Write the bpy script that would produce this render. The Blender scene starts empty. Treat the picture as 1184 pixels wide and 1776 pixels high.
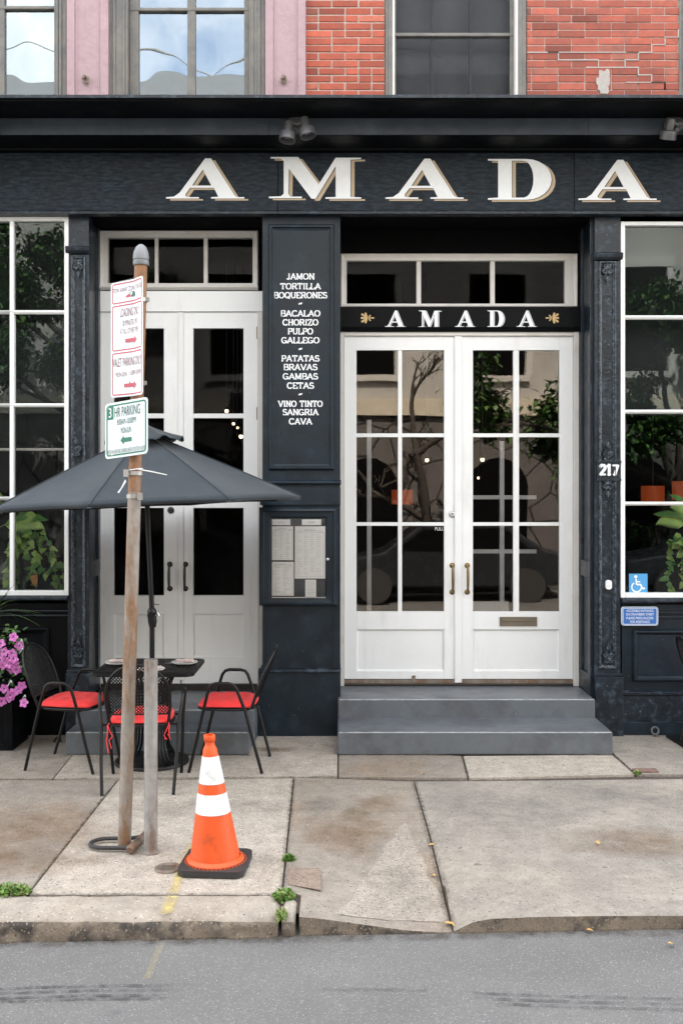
import bpy, bmesh, math, random
from mathutils import Vector, Matrix, noise
from mathutils.geometry import tessellate_polygon
R = math.radians
random.seed(7)
SC = bpy.context.scene
COL = SC.collection

# ------------------------------------------------------------------ camera, sky, sun, exposure
F = 35 / 36 * 1776            # focal length in photo pixels
EYE = 1.95
cam_d = bpy.data.cameras.new('camera'); cam_d.lens = 35; cam_d.sensor_width = 36; cam_d.sensor_fit = 'AUTO'
cam_d.clip_end = 500; cam_d.shift_y = -31 / 1776
cam = bpy.data.objects.new('camera', cam_d); COL.objects.link(cam)
cam.location = (0, 0, EYE); cam.rotation_euler = (R(90), 0, 0)
SC.camera = cam
SUN_EL, SUN_AZ = 50, 4      # azimuth of the sun, clockwise from +Y: behind the restaurant, which stands in open shade
W = bpy.data.worlds.new('World'); SC.world = W; W.use_nodes = True
nt = W.node_tree; nt.nodes.clear()
sky = nt.nodes.new('ShaderNodeTexSky'); sky.sky_type = 'NISHITA'; sky.sun_disc = False
sky.sun_elevation = R(SUN_EL); sky.sun_rotation = R(SUN_AZ); sky.air_density = 1.0; sky.dust_density = 2.0
tc = nt.nodes.new('ShaderNodeTexCoord')
cn = nt.nodes.new('ShaderNodeTexNoise'); cn.inputs['Scale'].default_value = 3.2; cn.inputs['Detail'].default_value = 7; cn.inputs['Roughness'].default_value = .55
cr = nt.nodes.new('ShaderNodeValToRGB'); cr.color_ramp.elements[0].position = .33; cr.color_ramp.elements[1].position = .60
mx = nt.nodes.new('ShaderNodeMix'); mx.data_type = 'RGBA'
mx.inputs[7].default_value = (8.3, 8.2, 8.0, 1)
bg = nt.nodes.new('ShaderNodeBackground'); bg.inputs['Strength'].default_value = .12
wo = nt.nodes.new('ShaderNodeOutputWorld')
L = nt.links.new
L(tc.outputs['Generated'], cn.inputs['Vector']); L(cn.outputs['Fac'], cr.inputs['Fac']); L(cr.outputs['Color'], mx.inputs[0])
L(sky.outputs['Color'], mx.inputs[6]); L(mx.outputs[2], bg.inputs['Color']); L(bg.outputs[0], wo.inputs['Surface'])
sd = bpy.data.lights.new('sun', 'SUN'); sd.energy = 4.5; sd.angle = R(.6); sd.color = (1, .96, .9)
sun = bpy.data.objects.new('sun', sd); COL.objects.link(sun)
sdir = Vector((math.sin(R(SUN_AZ)) * math.cos(R(SUN_EL)), math.cos(R(SUN_AZ)) * math.cos(R(SUN_EL)), math.sin(R(SUN_EL))))
sun.rotation_euler = sdir.to_track_quat('Z', 'Y').to_euler(); sun.location = sdir * 30
SC.view_settings.view_transform = 'Standard'; SC.view_settings.look = 'None'; SC.view_settings.gamma = 1
SC.view_settings.exposure = 2.28
SC.cycles.max_bounces = 8; SC.cycles.transparent_max_bounces = 16
SC.cycles.use_denoising = True

# ------------------------------------------------------------------ helpers
ORG = {}
def PX(px, d): return (px - 592) * d / F
def PZ(py, d): return EYE - (py - 857) * d / F
def G(px, py, z=0):
    d = (EYE - z) * F / (py - 857)
    return (PX(px, d), d)

def tag(o, label=None, cat=None, group=None, kind=None):
    if label: o['label'] = label
    if cat: o['category'] = cat
    if group: o['group'] = group
    if kind: o['kind'] = kind
    return o
def thing(name, label, cat, loc=(0, 0, 0), group=None):
    o = bpy.data.objects.new(name, None); COL.objects.link(o); o.location = loc
    o.empty_display_size = .1; ORG[o.name] = Vector(loc)
    return tag(o, label, cat, group)

class MB:
    def __init__(s): s.v, s.f, s.fm, s.mats, s.M, s.cols = [], [], [], [], None, None
    def mi(s, m):
        if m not in s.mats: s.mats.append(m)
        return s.mats.index(m)
    def add(s, vs, fs, m):
        b = len(s.v); k = s.mi(m)
        for p in vs:
            p = Vector(p); s.v.append(s.M @ p if s.M else p)
        for f in fs: s.f.append([b + i for i in f]); s.fm.append(k)
    def face(s, pts, m): s.add(pts, [range(len(pts))], m)
    def box(s, x0, x1, y0, y1, z0, z1, m):
        if x0 > x1: x0, x1 = x1, x0
        if y0 > y1: y0, y1 = y1, y0
        if z0 > z1: z0, z1 = z1, z0
        s.add([(x, y, z) for z in (z0, z1) for y in (y0, y1) for x in (x0, x1)],
              [(0, 2, 3, 1), (4, 5, 7, 6), (0, 1, 5, 4), (2, 6, 7, 3), (0, 4, 6, 2), (1, 3, 7, 5)], m)
    def sheet(s, x0, x1, y, z0, z1, m): s.face([(x0, y, z0), (x1, y, z0), (x1, y, z1), (x0, y, z1)], m)
    def prism(s, loops, y0, y1, m):
        """loops of (x, z); y0 front, y1 back (None = a flat sheet)"""
        L3 = [[Vector((x, z, 0)) for x, z in lp] for lp in loops]
        tris = tessellate_polygon(L3); flat = [p for lp in loops for p in lp]; n = len(flat)
        vs = [(x, y0, z) for x, z in flat]; fs = [tuple(t) for t in tris]
        if y1 is not None:
            vs += [(x, y1, z) for x, z in flat]; fs += [tuple(i + n for i in t[::-1]) for t in tris]
            b = 0
            for lp in loops:
                k = len(lp)
                for i in range(k):
                    a, c = b + i, b + (i + 1) % k
                    fs.append((a, c, c + n, a + n))
                b += k
        s.add(vs, fs, m)
    def profile(s, pr, x0, x1, m):
        """closed (y, z) profile swept along X"""
        n = len(pr)
        vs = [(x0, y, z) for y, z in pr] + [(x1, y, z) for y, z in pr]
        fs = [(i, (i + 1) % n, (i + 1) % n + n, i + n) for i in range(n)]
        tri = tessellate_polygon([[Vector((y, z, 0)) for y, z in pr]])
        fs += [tuple(t) for t in tri] + [tuple(i + n for i in t[::-1]) for t in tri]
        s.add(vs, fs, m)
    def tube(s, pts, r, m, n=8, closed=False, cap=True):
        pts = [Vector(p) for p in pts]; k = len(pts)
        rr = r if isinstance(r, (list, tuple)) else [r] * k
        vs, fs = [], []; up = None
        for i, p in enumerate(pts):
            if closed: t = pts[(i + 1) % k] - pts[i - 1]
            else: t = pts[min(i + 1, k - 1)] - pts[max(i - 1, 0)]
            if t.length < 1e-9: t = Vector((0, 0, 1))
            t.normalize()
            if up is None:
                up = Vector((0, 0, 1)) if abs(t.z) < .9 else Vector((1, 0, 0))
            a = up - t * up.dot(t)
            if a.length < 1e-6: a = t.orthogonal()
            a.normalize(); up = a; b = t.cross(a)
            for j in range(n):
                w = 2 * math.pi * j / n
                vs.append(p + (a * math.cos(w) + b * math.sin(w)) * rr[i])
        for i in range(k if closed else k - 1):
            for j in range(n):
                i2 = (i + 1) % k
                fs.append((i * n + j, i * n + (j + 1) % n, i2 * n + (j + 1) % n, i2 * n + j))
        if cap and not closed:
            fs.append(tuple(range(n))[::-1]); fs.append(tuple((k - 1) * n + j for j in range(n)))
        s.add(vs, fs, m)
    def lathe(s, pr, c, m, n=24, closed=False):
        vs, fs = [], []; k = len(pr)
        for r, z in pr:
            for j in range(n):
                w = 2 * math.pi * j / n
                vs.append((c[0] + r * math.cos(w), c[1] + r * math.sin(w), c[2] + z))
        for i in range(k - 1 + (1 if closed else 0)):
            i2 = (i + 1) % k
            for j in range(n):
                fs.append((i * n + j, i * n + (j + 1) % n, i2 * n + (j + 1) % n, i2 * n + j))
        s.add(vs, fs, m)
    def ribbon(s, p, q, w, m, mapf):
        """flat stroke in (u, v) space"""
        dx, dy = q[0] - p[0], q[1] - p[1]; l = math.hypot(dx, dy) or 1
        nx, ny = -dy / l * w / 2, dx / l * w / 2
        s.face([mapf(p[0] + nx, p[1] + ny), mapf(q[0] + nx, q[1] + ny), mapf(q[0] - nx, q[1] - ny), mapf(p[0] - nx, p[1] - ny)], m)
    def build(s, name, parent=None, smooth=None, bevel=0, seg=2, solid=0, subsurf=0):
        me = bpy.data.meshes.new(name)
        o0 = ORG[parent.name] if parent else Vector((0, 0, 0))
        me.from_pydata([tuple(p - o0) for p in s.v], [], [tuple(f) for f in s.f])
        for m in s.mats: me.materials.append(m)
        me.polygons.foreach_set('material_index', s.fm)
        if s.cols:
            a = me.color_attributes.new('Col', 'FLOAT_COLOR', 'CORNER'); i = 0
            for p, c in zip(me.polygons, s.cols):
                for li in p.loop_indices: a.data[li].color = (c, c, c, 1) if not isinstance(c, tuple) else c + (1,)
        me.validate(); me.update()
        bm = bmesh.new(); bm.from_mesh(me); bmesh.ops.recalc_face_normals(bm, faces=bm.faces); bm.to_mesh(me); bm.free()
        if smooth:
            me.polygons.foreach_set('use_smooth', [True] * len(me.polygons)); me.set_sharp_from_angle(angle=R(smooth))
        o = bpy.data.objects.new(name, me); COL.objects.link(o)
        if parent: o.parent = parent
        ORG[o.name] = o0
        if solid:
            md = o.modifiers.new('solid', 'SOLIDIFY'); md.thickness = solid
        if bevel:
            md = o.modifiers.new('bevel', 'BEVEL'); md.width = bevel; md.segments = seg; md.limit_method = 'ANGLE'; md.angle_limit = R(50)
        if subsurf:
            md = o.modifiers.new('sub', 'SUBSURF'); md.levels = subsurf; md.render_levels = subsurf
        return o

def panel(mb, x0, x1, z0, z1, yf, border, depth, m, back=.03):
    """a face with a recessed field: four rails and a field set back by depth"""
    b = border if isinstance(border, tuple) else (border,) * 4    # left, right, bottom, top
    mb.box(x0, x0 + b[0], yf, yf + depth + back, z0, z1, m); mb.box(x1 - b[1], x1, yf, yf + depth + back, z0, z1, m)
    mb.box(x0 + b[0], x1 - b[1], yf, yf + depth + back, z0, z0 + b[2], m); mb.box(x0 + b[0], x1 - b[1], yf, yf + depth + back, z1 - b[3], z1, m)
    mb.box(x0 + b[0], x1 - b[1], yf + depth, yf + depth + back * .8, z0 + b[2], z1 - b[3], m)
def moulding(mb, x0, x1, z0, z1, yf, w, h, m):
    """mitred picture-frame moulding, proud of yf by h, inner slope"""
    o = [(x0, z0), (x1, z0), (x1, z1), (x0, z1)]
    def ring(d, y): return [(x0 + d, y, z0 + d), (x1 - d, y, z0 + d), (x1 - d, y, z1 - d), (x0 + d, y, z1 - d)]
    rings = [ring(0, yf), ring(0, yf - h * .6), ring(w * .18, yf - h), ring(w * .45, yf - h), ring(w * .6, yf - h * .55), ring(w * .85, yf - h * .4), ring(w, yf + .001)]
    vs = [p for r in rings for p in r]; fs = []
    for i in range(len(rings) - 1):
        for j in range(4): fs.append((i * 4 + j, i * 4 + (j + 1) % 4, i * 4 + 4 + (j + 1) % 4, i * 4 + 4 + j))
    mb.add(vs, fs, m)

# ------------------------------------------------------------------ materials
def mat(name, col, rough=.5, metal=0, var=.12, vs=6, bump=0, bs=60, spec=.5, speck=None, col2=None, c2s=3, c2lo=.5, c2hi=.65, attr=False, sheen=0, bdist=.004, det=6, stretch=None):
    m = bpy.data.materials.new(name); m.use_nodes = True; t = m.node_tree; N = t.nodes.new; K = t.links.new
    b = t.nodes['Principled BSDF']; b.inputs['Roughness'].default_value = rough; b.inputs['Metallic'].default_value = metal
    b.inputs['Specular IOR Level'].default_value = spec
    if sheen: b.inputs['Sheen Weight'].default_value = sheen
    c = N('ShaderNodeTexCoord')
    n1 = N('ShaderNodeTexNoise'); n1.inputs['Scale'].default_value = vs; n1.inputs['Detail'].default_value = det; n1.inputs['Roughness'].default_value = .6
    K(c.outputs['Object'], n1.inputs['Vector'])
    mp = N('ShaderNodeMapRange'); mp.inputs[1].default_value = .25; mp.inputs[2].default_value = .75; mp.inputs[3].default_value = 1 - var; mp.inputs[4].default_value = 1 + var
    K(n1.outputs['Fac'], mp.inputs[0])
    cur = N('ShaderNodeRGB'); cur.outputs[0].default_value = (*col, 1); cur = cur.outputs[0]
    if attr:
        at = N('ShaderNodeAttribute'); at.attribute_name = 'Col'; cur = at.outputs['Color']
    if col2:
        n2 = N('ShaderNodeTexNoise'); n2.inputs['Scale'].default_value = c2s; n2.inputs['Detail'].default_value = 8; n2.inputs['Roughness'].default_value = .65
        sp_ = c.outputs['Object']
        if stretch:
            mp2 = N('ShaderNodeMapping'); mp2.inputs['Scale'].default_value = stretch; K(sp_, mp2.inputs[0]); sp_ = mp2.outputs[0]
        K(sp_, n2.inputs['Vector'])
        r = N('ShaderNodeMapRange'); r.inputs[1].default_value = c2lo; r.inputs[2].default_value = c2hi; K(n2.outputs['Fac'], r.inputs[0])
        x = N('ShaderNodeMix'); x.data_type = 'RGBA'; K(r.outputs[0], x.inputs[0]); K(cur, x.inputs[6]); x.inputs[7].default_value = (*col2, 1); cur = x.outputs[2]
    mu = N('ShaderNodeVectorMath'); mu.operation = 'SCALE'; K(cur, mu.inputs[0]); K(mp.outputs[0], mu.inputs['Scale']); cur = mu.outputs[0]
    for sp in (speck or []):      # (scale, radius, colour, amount)
        vo = N('ShaderNodeTexVoronoi'); vo.inputs['Scale'].default_value = sp[0]; K(c.outputs['Object'], vo.inputs['Vector'])
        # only some cells carry a speck
        sep = N('ShaderNodeSeparateColor'); K(vo.outputs['Color'], sep.inputs[0])
        l1 = N('ShaderNodeMath'); l1.operation = 'LESS_THAN'; K(sep.outputs[0], l1.inputs[0]); l1.inputs[1].default_value = sp[3]
        l2 = N('ShaderNodeMapRange'); K(vo.outputs['Distance'], l2.inputs[0]); l2.inputs[1].default_value = sp[1]; l2.inputs[2].default_value = sp[1] * .7; l2.inputs[3].default_value = 0; l2.inputs[4].default_value = 1
        mm = N('ShaderNodeMath'); mm.operation = 'MULTIPLY'; K(l1.outputs[0], mm.inputs[0]); K(l2.outputs[0], mm.inputs[1])
        x = N('ShaderNodeMix'); x.data_type = 'RGBA'; K(mm.outputs[0], x.inputs[0]); K(cur, x.inputs[6]); x.inputs[7].default_value = (*sp[2], 1); cur = x.outputs[2]
    K(cur, b.inputs['Base Color'])
    rv = N('ShaderNodeMapRange'); rv.inputs[1].default_value = .3; rv.inputs[2].default_value = .7; rv.inputs[3].default_value = max(0, rough - .1); rv.inputs[4].default_value = min(1, rough + .1)
    K(n1.outputs['Fac'], rv.inputs[0]); K(rv.outputs[0], b.inputs['Roughness'])
    if bump:
        nb = N('ShaderNodeTexNoise'); nb.inputs['Scale'].default_value = bs; nb.inputs['Detail'].default_value = 5
        K(c.outputs['Object'], nb.inputs['Vector'])
        bu = N('ShaderNodeBump'); bu.inputs['Strength'].default_value = bump; bu.inputs['Distance'].default_value = bdist
        K(nb.outputs['Fac'], bu.inputs['Height']); K(bu.outputs[0], b.inputs['Normal'])
    return m
def glass(name, refl, tint=(1, 1, 1), wav=.0, ws=2.5, trans=1.0):
    m = bpy.data.materials.new(name); m.use_nodes = True; t = m.node_tree; t.nodes.clear(); N = t.nodes.new; K = t.links.new
    g = N('ShaderNodeBsdfGlossy'); g.inputs['Roughness'].default_value = 0.01; g.inputs['Color'].default_value = (*tint, 1)
    tr = N('ShaderNodeBsdfTransparent'); tr.inputs['Color'].default_value = (trans, trans, trans, 1)
    fr = N('ShaderNodeFresnel'); fr.inputs['IOR'].default_value = 1.5
    ad = N('ShaderNodeMath'); ad.operation = 'ADD'; ad.use_clamp = True; ad.inputs[1].default_value = refl - .04; K(fr.outputs[0], ad.inputs[0])
    x = N('ShaderNodeMixShader'); K(ad.outputs[0], x.inputs[0]); K(tr.outputs[0], x.inputs[1]); K(g.outputs[0], x.inputs[2])
    if wav:
        c = N('ShaderNodeTexCoord'); n = N('ShaderNodeTexNoise'); n.inputs['Scale'].default_value = ws; n.inputs['Detail'].default_value = 1
        K(c.outputs['Object'], n.inputs['Vector']); b = N('ShaderNodeBump'); b.inputs['Strength'].default_value = wav; b.inputs['Distance'].default_value = .02
        K(n.outputs['Fac'], b.inputs['Height']); K(b.outputs[0], g.inputs['Normal'])
    o = N('ShaderNodeOutputMaterial'); K(x.outputs[0], o.inputs[0]); return m
def emit(name, col, s):
    m = bpy.data.materials.new(name); m.use_nodes = True; b = m.node_tree.nodes['Principled BSDF']
    b.inputs['Base Color'].default_value = (*col, 1); b.inputs['Emission Color'].default_value = (*col, 1); b.inputs['Emission Strength'].default_value = s
    return m

NAVY = mat('navy_paint', (.0042, .0112, .0185), .45, spec=.35, var=.45, vs=5, bump=.35, bs=45, col2=(.012, .024, .035), c2s=7, c2lo=.52, c2hi=.72, speck=[(55, .16, (.2, .24, .27), .02)])
NAVYW = mat('worn_navy_paint', (.0060, .0115, .0190), .36, spec=.45, var=.5, vs=8, bump=.8, bs=38, col2=(.033, .050, .068), c2s=16, c2lo=.52, c2hi=.68, speck=[(60, .2, (.26, .3, .33), .05)])
ORNM = mat('worn_highlight_paint', (.011, .019, .029), .3, spec=.6, var=.4, vs=30, bump=.5, bs=90, col2=(.085, .11, .135), c2s=45, c2lo=.46, c2hi=.62)  # lighter flecks: edge wear, plus sky highlights painted onto the relief
SIGNB = mat('sign_paint', (.0050, .0092, .0145), .5, spec=.2, var=.5, vs=4, bump=.3, bs=70, col2=(.029, .044, .060), c2s=12, c2lo=.42, c2hi=.78, stretch=(1, 1, 4))
FASC = mat('slate_fascia_paint', (.034, .045, .060), .5, spec=.3, var=.3, vs=3, bump=.3, bs=50, col2=(.048, .060, .075), c2s=5)
BLACKP = mat('black_paint', (.0013, .0019, .0028), .5, spec=.12, var=.3, vs=5, bump=.3, bs=50, col2=(.0035, .005, .007), c2s=9, c2lo=.55, c2hi=.75)
WHITE = mat('white_paint', (.75, .762, .76), .42, var=.035, vs=3, bump=.25, bs=40, col2=(.56, .54, .50), c2s=7, c2lo=.56, c2hi=.92, stretch=(1, 1, .13))
CREAM = mat('aged_cream_paint', (.60, .58, .55), .5, var=.05, vs=5, bump=.25, bs=50, col2=(.46, .42, .37), c2s=4, c2lo=.55, c2hi=.8)
TAUPE = mat('taupe_trim_paint', (.165, .155, .138), .55, var=.25, vs=9, bump=.6, bs=40, col2=(.105, .11, .112), c2s=7, c2lo=.45, c2hi=.7)
PINK = mat('pink_paint', (.37, .255, .275), .5, var=.06, vs=4, bump=.8, bs=26, col2=(.32, .215, .235), c2s=9, c2lo=.5, c2hi=.7, speck=[(16, .12, (.25, .13, .11), .03)], bdist=.008)
BRICK = mat('brick', (.4, .1, .06), .8, var=.22, vs=18, bump=.6, bs=90, attr=True, col2=(.20, .075, .055), c2s=6, c2lo=.50, c2hi=.82)
MORTAR = mat('mortar', (.44, .34, .30), .9, var=.25, vs=30, bump=.6, bs=120)
MORTARW = mat('white_mortar', (.40, .37, .345), .9, var=.15, vs=30, bump=.6, bs=90)
STEPP = mat('grey_step_paint', (.118, .132, .146), .42, var=.12, vs=3, bump=.6, bs=22, col2=(.08, .085, .095), c2s=3.2, c2lo=.45, c2hi=.65, speck=[(18, .12, (.4, .42, .44), .03)])
STEPE = mat('worn_step_edge', (.34, .37, .39), .5, var=.3, vs=25, bump=.5, bs=60)
BRONZE = mat('dark_bronze', (.055, .05, .045), .4, metal=.7, var=.2)
BRASS = mat('aged_brass', (.22, .145, .06), .38, metal=.85, var=.25, vs=20)
STEEL = mat('steel', (.55, .55, .55), .35, metal=.9, var=.15)
DARKM = mat('black_iron', (.0045, .0045, .005), .38, spec=.35, var=.3, vs=12, bump=.15, bs=120)
LAMPM = mat('grey_lamp_metal', (.10, .10, .105), .4, metal=.3, var=.15)
GLASSL = glass('window_glass', .055, (.90, 1, .97), .03, 2)
GLASSD = glass('door_glass', .095, (1, .90, .78), .022, 2.5)
GLASSU = glass('old_wavy_glass', .31, (.92, 1, 1), .26, 1.8)
GLASST = glass('transom_glass', .006, (1, 1, 1), .02)
GLASSC = glass('case_glass', .03, (1, 1, 1), .0)
GLASSS = glass('screened_glass', .008, (.85, .9, 1), .03, 2)
TEXTW = mat('white_lettering', (.78, .80, .815), .6, var=.05, vs=30)
TAN = mat('tan_lettering', (.47, .36, .24), .6, var=.08, vs=30)
GOLD = mat('gold_leaf_paint', (.60, .42, .19), .5, var=.1, vs=30)
DARKL = mat('dark_outline', (.012, .016, .021), .5)
INT = mat('dark_interior', (.004, .0036, .0036), .9, spec=.1, var=.2, vs=2)
BLIND = mat('dark_blind', (.007, .010, .010), .8, spec=.2, var=.25, vs=3)
SCREEN = mat('insect_screen', (.075, .080, .090), .75, var=.35, vs=3, bump=.3, bs=300)
BLACKS = mat('black_soffit', (.002, .002, .0023), .8, spec=.08)
PAPER = mat('menu_paper', (.86, .86, .86), .7, var=.04)
INK = mat('print_grey', (.40, .40, .41), .8)
BLUE = mat('blue_sign', (.03, .13, .40), .4, var=.06)
STKR = mat('blue_sticker', (.07, .30, .58), .5, var=.04)
SIGNW = mat('reflective_sign_white', (.66, .72, .74), .4, var=.04, vs=8)
SRED = mat('sign_red', (.42, .045, .075), .45, var=.1)
SINK = mat('sign_maroon_ink', (.20, .05, .07), .5)
SGREEN = mat('sign_green', (.012, .16, .095), .45, var=.1)
SGINK = mat('sign_green_ink', (.02, .09, .07), .5)
ALU = mat('aluminium', (.40, .39, .37), .4, metal=.7, var=.1)
PLASTW = mat('white_plastic', (.75, .75, .75), .4, var=.03)
ORANGE = mat('orange_plastic', (.70, .085, .010), .5, var=.12, vs=7, bump=.15, bs=30, col2=(.34, .055, .018), c2s=11, c2lo=.54, c2hi=.80)
CWHITE = mat('retroreflective_white', (.70, .70, .70), .45, var=.08, col2=(.42, .40, .37), c2s=13, c2lo=.54, c2hi=.78, speck=[(110, .45, (.65, .66, .67), .5)])
RUBBER = mat('black_rubber', (.03, .028, .028), .65, var=.2, vs=10, bump=.4, bs=80)
RED = mat('red_canvas', (.78, .034, .034), .75, var=.12, vs=8, bump=.3, bs=200, sheen=.1)
PORC = mat('white_porcelain', (.72, .70, .68), .25, var=.02)
NAP = mat('blush_napkin', (.66, .52, .48), .85, var=.06, vs=20, bump=.2, bs=150)
CANVAS = mat('slate_canvas', (.0115, .0205, .029), .8, var=.15, vs=4, bump=.35, bs=220, speck=[(25, .06, (.3, .32, .33), .06)], sheen=.15, col2=(.017, .027, .036), c2s=3)
LEAF = mat('leaf_green', (.09, .19, .035), .5, var=.5, vs=14)
LEAFY = mat('leaf_lime', (.24, .34, .08), .5, var=.4, vs=14)
LEAFD = mat('leaf_dark', (.03, .075, .02), .5, var=.5, vs=10)
WL1 = mat('indoor_leaf', (.07, .22, .035), .4, var=.4, vs=14)
WL2 = mat('indoor_lime_leaf', (.26, .42, .09), .4, var=.35, vs=14)
LEAFO = mat('withered_leaf', (.45, .20, .06), .6, var=.3, vs=20)
PETAL = mat('petunia_pink', (.50, .11, .40), .6, var=.35, vs=40, col2=(.62, .28, .56), c2s=35, c2lo=.45, c2hi=.7)
THROAT = mat('petunia_throat', (.09, .015, .12), .6)
BARK = mat('bark', (.06, .05, .042), .9, var=.4, vs=12, bump=.8, bs=30)
SHADE = emit('lit_orange_shade', (.34, .058, .012), .075)
BULB = emit('lit_bulb', (1, .74, .42), 1.6)
WEED = mat('weed_green', (.10, .20, .03), .6, var=.5, vs=30)
DRYW = mat('dry_weed', (.22, .24, .08), .7, var=.4, vs=30)
YLEAF = mat('dry_leaf', (.50, .30, .09), .7, var=.3, vs=40)

def rustpole(name, grey, rust, bias):
    m = mat(name, grey, .6, metal=.15, var=.3, vs=14, bump=.4, bs=60)
    t = m.node_tree; N = t.nodes.new; K = t.links.new; b = t.nodes['Principled BSDF']
    c = N('ShaderNodeTexCoord'); mp = N('ShaderNodeMapping'); mp.inputs['Scale'].default_value = (9, 9, 2.2); K(c.outputs['Object'], mp.inputs[0])
    n = N('ShaderNodeTexNoise'); n.inputs['Scale'].default_value = 1; n.inputs['Detail'].default_value = 7; n.inputs['Roughness'].default_value = .7; K(mp.outputs[0], n.inputs['Vector'])
    r = N('ShaderNodeMapRange'); r.inputs[1].default_value = .5 - bias; r.inputs[2].default_value = .62 - bias; K(n.outputs['Fac'], r.inputs[0])
    old = b.inputs['Base Color'].links[0].from_socket
    x = N('ShaderNodeMix'); x.data_type = 'RGBA'; K(r.outputs[0], x.inputs[0]); K(old, x.inputs[6])
    n2 = N('ShaderNodeTexNoise'); n2.inputs['Scale'].default_value = 40; K(c.outputs['Object'], n2.inputs['Vector'])
    cr = N('ShaderNodeValToRGB'); cr.color_ramp.elements[0].color = (*[k * .55 for k in rust], 1); cr.color_ramp.elements[1].color = (*[min(1, k * 1.25) for k in rust], 1); K(n2.outputs['Fac'], cr.inputs[0])
    K(cr.outputs[0], x.inputs[7]); K(x.outputs[2], b.inputs['Base Color']); return m
RUST = rustpole('rusted_steel', (.27, .24, .21), (.24, .14, .08), .05)
RUST2 = rustpole('orange_rusted_steel', (.24, .20, .17), (.27, .135, .065), .20)
GALV = rustpole('weathered_steel', (.25, .235, .22), (.17, .125, .095), .02)

def concrete(name, base, stain, agg=0.0, gum=1, c2s=1.1, c2w=.17):
    sp = []
    if agg: sp += [(120, .55, tuple(c * .62 for c in base), .25 * agg), (100, .55, tuple(min(1, c * 1.35) for c in base), .25 * agg), (62, .42, tuple(c * .42 for c in base), .10 * agg)]
    m = mat(name, base, .85, var=.20, vs=2.2, bump=.5 + .5 * agg, bs=110, col2=stain, c2s=c2s, c2lo=.47, c2hi=.47 + c2w, speck=sp, bdist=.003, det=12)
    t = m.node_tree; N = t.nodes.new; K = t.links.new; b = t.nodes['Principled BSDF']
    c = N('ShaderNodeTexCoord'); old = b.inputs['Base Color'].links[0].from_socket
    # gum spots: flattened dark blobs in a few large cells, and fine grime
    dn = N('ShaderNodeTexNoise'); dn.inputs['Scale'].default_value = 25; K(c.outputs['Object'], dn.inputs['Vector'])
    ma = N('ShaderNodeVectorMath'); ma.operation = 'MULTIPLY_ADD'; K(dn.outputs['Color'], ma.inputs[0]); ma.inputs[1].default_value = (.05, .05, 0); K(c.outputs['Object'], ma.inputs[2])
    vo = N('ShaderNodeTexVoronoi'); vo.inputs['Scale'].default_value = 4.5; K(ma.outputs[0], vo.inputs['Vector'])
    se = N('ShaderNodeSeparateColor'); K(vo.outputs['Color'], se.inputs[0])
    sz = N('ShaderNodeMapRange'); K(se.outputs[1], sz.inputs[0]); sz.inputs[3].default_value = .03; sz.inputs[4].default_value = .10
    lt = N('ShaderNodeMath'); lt.operation = 'LESS_THAN'; K(vo.outputs['Distance'], lt.inputs[0]); K(sz.outputs[0], lt.inputs[1])
    l2 = N('ShaderNodeMath'); l2.operation = 'LESS_THAN'; K(se.outputs[0], l2.inputs[0]); l2.inputs[1].default_value = .55 * gum
    mm = N('ShaderNodeMath'); mm.operation = 'MULTIPLY'; K(lt.outputs[0], mm.inputs[0]); K(l2.outputs[0], mm.inputs[1])
    m2 = N('ShaderNodeMath'); m2.operation = 'MULTIPLY'; K(mm.outputs[0], m2.inputs[0]); m2.inputs[1].default_value = .62
    x = N('ShaderNodeMix'); x.data_type = 'RGBA'; K(m2.outputs[0], x.inputs[0]); K(old, x.inputs[6]); x.inputs[7].default_value = (.075, .075, .08, 1)
    # mid-scale grime
    gn = N('ShaderNodeTexNoise'); gn.inputs['Scale'].default_value = 9; gn.inputs['Detail'].default_value = 10; gn.inputs['Roughness'].default_value = .75; K(c.outputs['Object'], gn.inputs['Vector'])
    gr = N('ShaderNodeMapRange'); gr.inputs[1].default_value = .3; gr.inputs[2].default_value = .7; gr.inputs[3].default_value = .70; gr.inputs[4].default_value = 1.18; K(gn.outputs['Fac'], gr.inputs[0])
    sc = N('ShaderNodeVectorMath'); sc.operation = 'SCALE'; K(x.outputs[2], sc.inputs[0]); K(gr.outputs[0], sc.inputs['Scale'])
    K(sc.outputs[0], b.inputs['Base Color']); return m
CONC = concrete('smooth_concrete', (.265, .232, .195), (.215, .165, .12), agg=.45)
CONCG = concrete('grey_concrete', (.265, .238, .205), (.30, .265, .222), agg=.45, gum=.8)
AGG = concrete('exposed_aggregate', (.385, .34, .285), (.33, .29, .245), agg=1, gum=.8)
AGGB = concrete('brown_aggregate', (.25, .19, .15), (.28, .23, .185), agg=1.4, gum=0)
KERBM = concrete('kerb_stone', (.34, .30, .25), (.26, .215, .17), agg=.35, gum=.6)
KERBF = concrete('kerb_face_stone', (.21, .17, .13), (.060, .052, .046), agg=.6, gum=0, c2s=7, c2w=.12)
DIRT = mat('joint_dirt', (.07, .055, .045), 1, var=.4, vs=20)

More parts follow.
